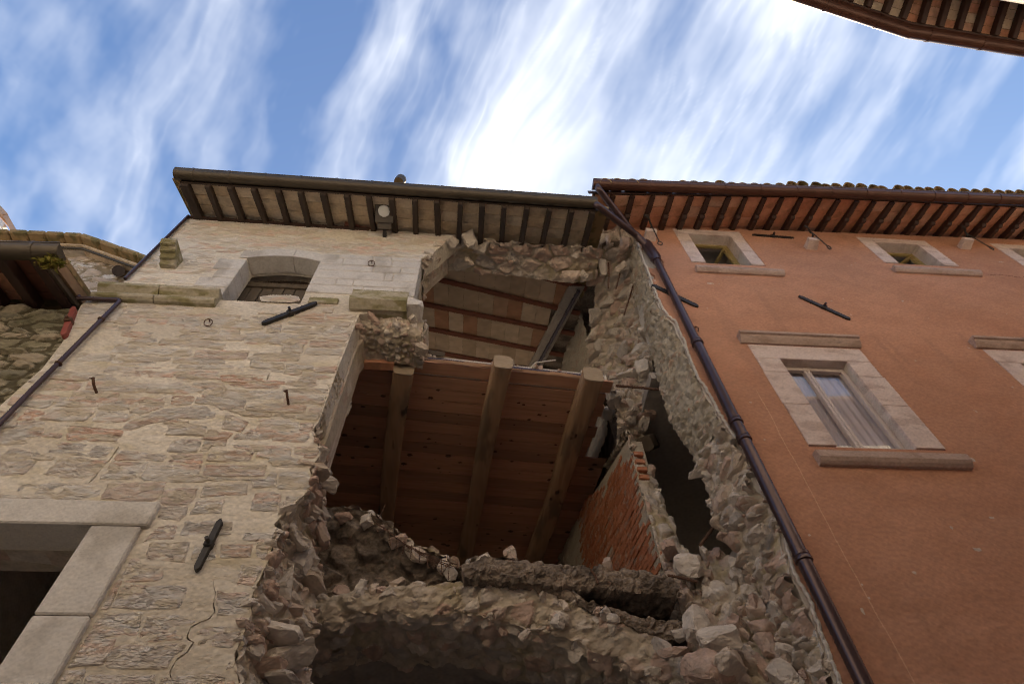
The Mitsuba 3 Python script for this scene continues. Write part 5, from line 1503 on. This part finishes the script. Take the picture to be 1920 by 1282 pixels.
def ring_hook(px, py, label, r=.035, y=-.04):
    A = thing('iron_ring', label, 'iron ring', 'small iron rings on the house fronts')
    c = P(px, py, y)
    add('ring', ring_mesh(c - [0, .0, r * .6], r, .006, (1, 0, 0), (0, -.5, .86)), 'm_rust', A)
    add('pin', tube([c + [0, .05, .015], c + [0, -.015, .01]], .007, 6), 'm_rust', A)
ring_hook(392, 602, 'small iron ring on the stone wall left of the slanting black tie bar', .045)
ring_hook(697, 492, 'small iron ring on the pale stones between arched window and breach', .045)
ring_hook(1304, 615, 'small iron ring on the orange wall just right of the downpipe', .035)
ring_hook(1394, 822, 'small iron ring beside the downpipe, level with the large window sill', .03)
for px, py, l in ((181, 737, 'short rusty iron peg in the stone wall near the thin dark pipe'), (541, 760, 'short rusty iron peg in the stone wall near the torn edge')):
    A = thing('iron_peg', l, 'peg', 'rusty pegs in the stone wall')
    c = P(px, py, 0)
    add('shank', tube(bend([c + [0, .05, 0], c + [0, -.10, .01], c + [-.012, -.14, .05]], .03), .013, 8), 'm_rust', A)
    add('head', hull(c + [-.012, -.14, .05] + np.random.default_rng(2).normal(0, .014, (12, 3))), 'm_rust', A)


def banner_hook(blk, hook, rod, label):
    A = thing('hook_bracket', label, 'wall hook', 'iron hooks on stone blocks under the carved eaves')
    c0 = P(blk[0][0] + 3, blk[1][1])
    x0, za = c0[0], c0[2]
    x1 = x0 + .185
    pr = [(a_, y_, z_) for a_ in (x0, x1) for y_, z_ in ((.05, za), (0, za), (-.19, za + .035), (-.20, za + .05), (-.20, za + .115), (.05, za + .115))]
    add('stone_block', hull([(a_ + (.008 if y_ < -.1 else 0) * (1 if a_ == x0 else -1), y_, z_) for a_, y_, z_ in pr]), 'm_pink', A)
    c = np.array([(x0 + x1) / 2, -.17, za + .11])
    h = P(*hook, -.34)
    add('hook', tube(bend([c, c + [0, -.08, .03], (c + h) / 2 + [0.02, 0, .05], h, h + [-.06, -.02, .05]], .05), .014, 8), 'm_iron', A)
    r0, r1 = c + [0, -.08, .03], P(*rod, -.14)
    add('rod', tube([r0, r1], .009, 8), 'm_iron', A)
    d = (r1 - r0) / np.linalg.norm(r1 - r0)
    add('ring', ring_mesh(r1 + d * .04, .04, .008, d, np.cross(d, [0, 1, 0])), 'm_iron', A)
banner_hook(((1205, 428), (1224, 455)), (1216, 408), (1236, 453), 'iron hook and rod on a stone block at the top of the downpipe')
banner_hook(((1508, 444), (1530, 471)), (1516, 428), (1551, 461), 'iron hook and ringed rod on a stone block between the loft windows')
banner_hook(((1797, 443), (1820, 470)), (1810, 427), (1855, 463), 'iron hook and ringed rod on a stone block right of the middle loft window')

# floodlight under the stone house's eaves
FLD = thing('floodlight', 'grey box floodlight with a round lens under the stone house eaves', 'floodlight')
c0_, c1_ = P(721, 396, -.36), P(721, 428, -.06)
ax_ = np.array([.03, -.42, -.9]); ax_ /= np.linalg.norm(ax_)
dU = np.array([0.02, .9, -.42]); dU -= ax_ * (dU @ ax_); dU /= np.linalg.norm(dU)
s_ = np.cross(dU, ax_)
def obox(c, hx, hy, hz, ch):
    v, f = bx(-hx, hx, -hy, hy, -hz, hz, ch)
    M = np.stack([s_, dU, ax_], 1)
    return v @ M.T + c, (f if np.linalg.det(M) > 0 else f[:, ::-1])
add('housing', obox(c0_, .125, .165, .06, .015), 'm_lamp', FLD)
add('rim', obox(c0_ + ax_ * .055, .132, .172, .012, .008), 'm_lamp', FLD)
lc = c0_ + ax_ * .066 - dU * .0
add('lens', tube([lc, lc + ax_ * .012, lc + ax_ * .022, lc + ax_ * .026], [.085, .085, .06, .01], 24), 'm_lampglass', FLD, smooth=40)
add('bracket', obox(c0_ + dU * .215 + ax_ * .01, .10, .05, .035, .008), 'm_lamp', FLD)
add('stay', bar(c0_ + dU * .2, c0_ * [1, 0, 1] + [0, .02, -.12], .05, .05), 'm_iron', FLD)

# rods, wires and sticks left in the breach
def rod(px0, px1, y0, y1, r, label, mat='m_rust', name='iron_rod', cat='iron rod'):
    a, b = P(*px0, y0), P(*px1, y1)
    add(name, tube([a, a * .55 + b * .45 + [.008, 0, .004], b], r, 8), mat, label=label, cat=cat, group='rusty rods in the breach' if cat == 'iron rod' else None)
rod((1141, 493), (1141, 540), .35, .35, .011, 'upright rusty rod in the rubble below the junction of the eaves, left one')
rod((1164, 503), (1155, 542), .42, .42, .011, 'upright rusty rod in the rubble below the junction of the eaves, middle one')
rod((1187, 535), (1170, 590), .5, .5, .012, 'leaning rusty rod in the rubble behind the torn orange wall')
rod((1155, 723), (1238, 730), .9, .72, .018, 'rusty iron bar lying level across the dark gap beside the third log')
rod((1312, 1022), (1348, 972), .75, .62, .016, 'rusty rod leaning at the lower end of the dark gap')
rod((1252, 1078), (1308, 1090), .7, .62, .013, 'rusty rod sticking out of the rubble right of the concrete slab')
rod((1108, 1068), (1122, 1094), .66, .66, .012, 'short rusty rod hanging over the edge of the concrete slab')
rod((705, 978), (722, 946), .80, .82, .004, 'thin wire standing up from the broken floor edge')
a = P(1010, 678, .80)
add('batten_scrap', tube(bend([P(992, 694, .80), P(1004, 680, .80), P(1042, 675, .82)], .03), .011, 6), 'm_lime', label='bent pale strip lying on the torn timber floor edge', cat='strip')
add('wood_scrap', hull([P(803, 655, .72), P(835, 660, .72), P(833, 668, .70), P(806, 664, .70), P(803, 655, .95), P(832, 662, .9), P(805, 668, .95)]), 'm_oldwood', label='grey scrap of wood jutting from the left end of the torn floor', cat='wood scrap')
add('beam_stump', log(P(1212, 835, 1.45), P(1236, 795, 1.7) + [0, .3, 0], .2, .2, 31)[0], 'm_oldwood', label='stump of an old beam leaning in the dark gap', cat='beam', smooth=40)
# reinforcing mesh torn out of the screed
MS = thing('wire_mesh', 'rusty reinforcing mesh torn out of the broken floor edge', 'wire mesh')
rw = np.random.default_rng(17)
for k in range(7):
    y_ = .74 + .03 * k
    p_ = [P(705 + 6 * k, 980 + 3 * k, y_), P(760 + 4 * k, 1020 + 4 * k, y_ - .03), P(800 + 3 * k, 1040 + 4 * k, y_ - .02), P(850 + rw.uniform(-10, 14), 1064 + rw.uniform(-8, 10), y_ - .05)]
    add('wire', tube(bend(p_, .08), .004, 5), 'm_rust', MS)
for k in range(9):
    px = 730 + 14 * k
    p_ = [P(px, 1000 + (px - 730) * .5, .73), P(px + rw.uniform(-3, 3), 1022 + (px - 730) * .5 + rw.uniform(0, 8), .74)]
    add('wire', tube(p_, .004, 5), 'm_rust', MS)
# loose blocks that lie in the breach
for i, (px, py, y, s, l) in enumerate([
        (1297, 1256, .50, .26, 'pale loose block lying at the right end of the vault'),
        (1325, 1262, .40, .36, 'brown loose block beside the pale one at the bottom of the breach'),
        (1262, 1222, .62, .22, 'pinkish loose block lodged on the vault below the slab'),
        (1305, 1168, .55, .30, 'flat dark slab fragment jutting right of the lower screed layer'),
        (1370, 1250, .30, .38, 'large loose block at the foot of the torn orange wall'),
        (1345, 1195, .40, .34, 'large block wedged in the middle of the masonry stump'),
        (1290, 1062, .85, .38, 'flat reddish stone lying just above the concrete slab'),
        (1255, 1030, .95, .24, 'grey stone lying beside the brick lining'),
        (1140, 1062, .72, .17, 'small brick coloured lump on top of the concrete slab'),
        (955, 1042, .84, .17, 'squarish reddish stone standing on the broken floor edge')]):
    place_rock(PZ(px, py, 5.13) if 'dark gap' in l else P(px, py, y), s, 1100 + i, 'rubble', 'loose_block', label=l, cat='stone block', group='loose blocks lying in the breach')
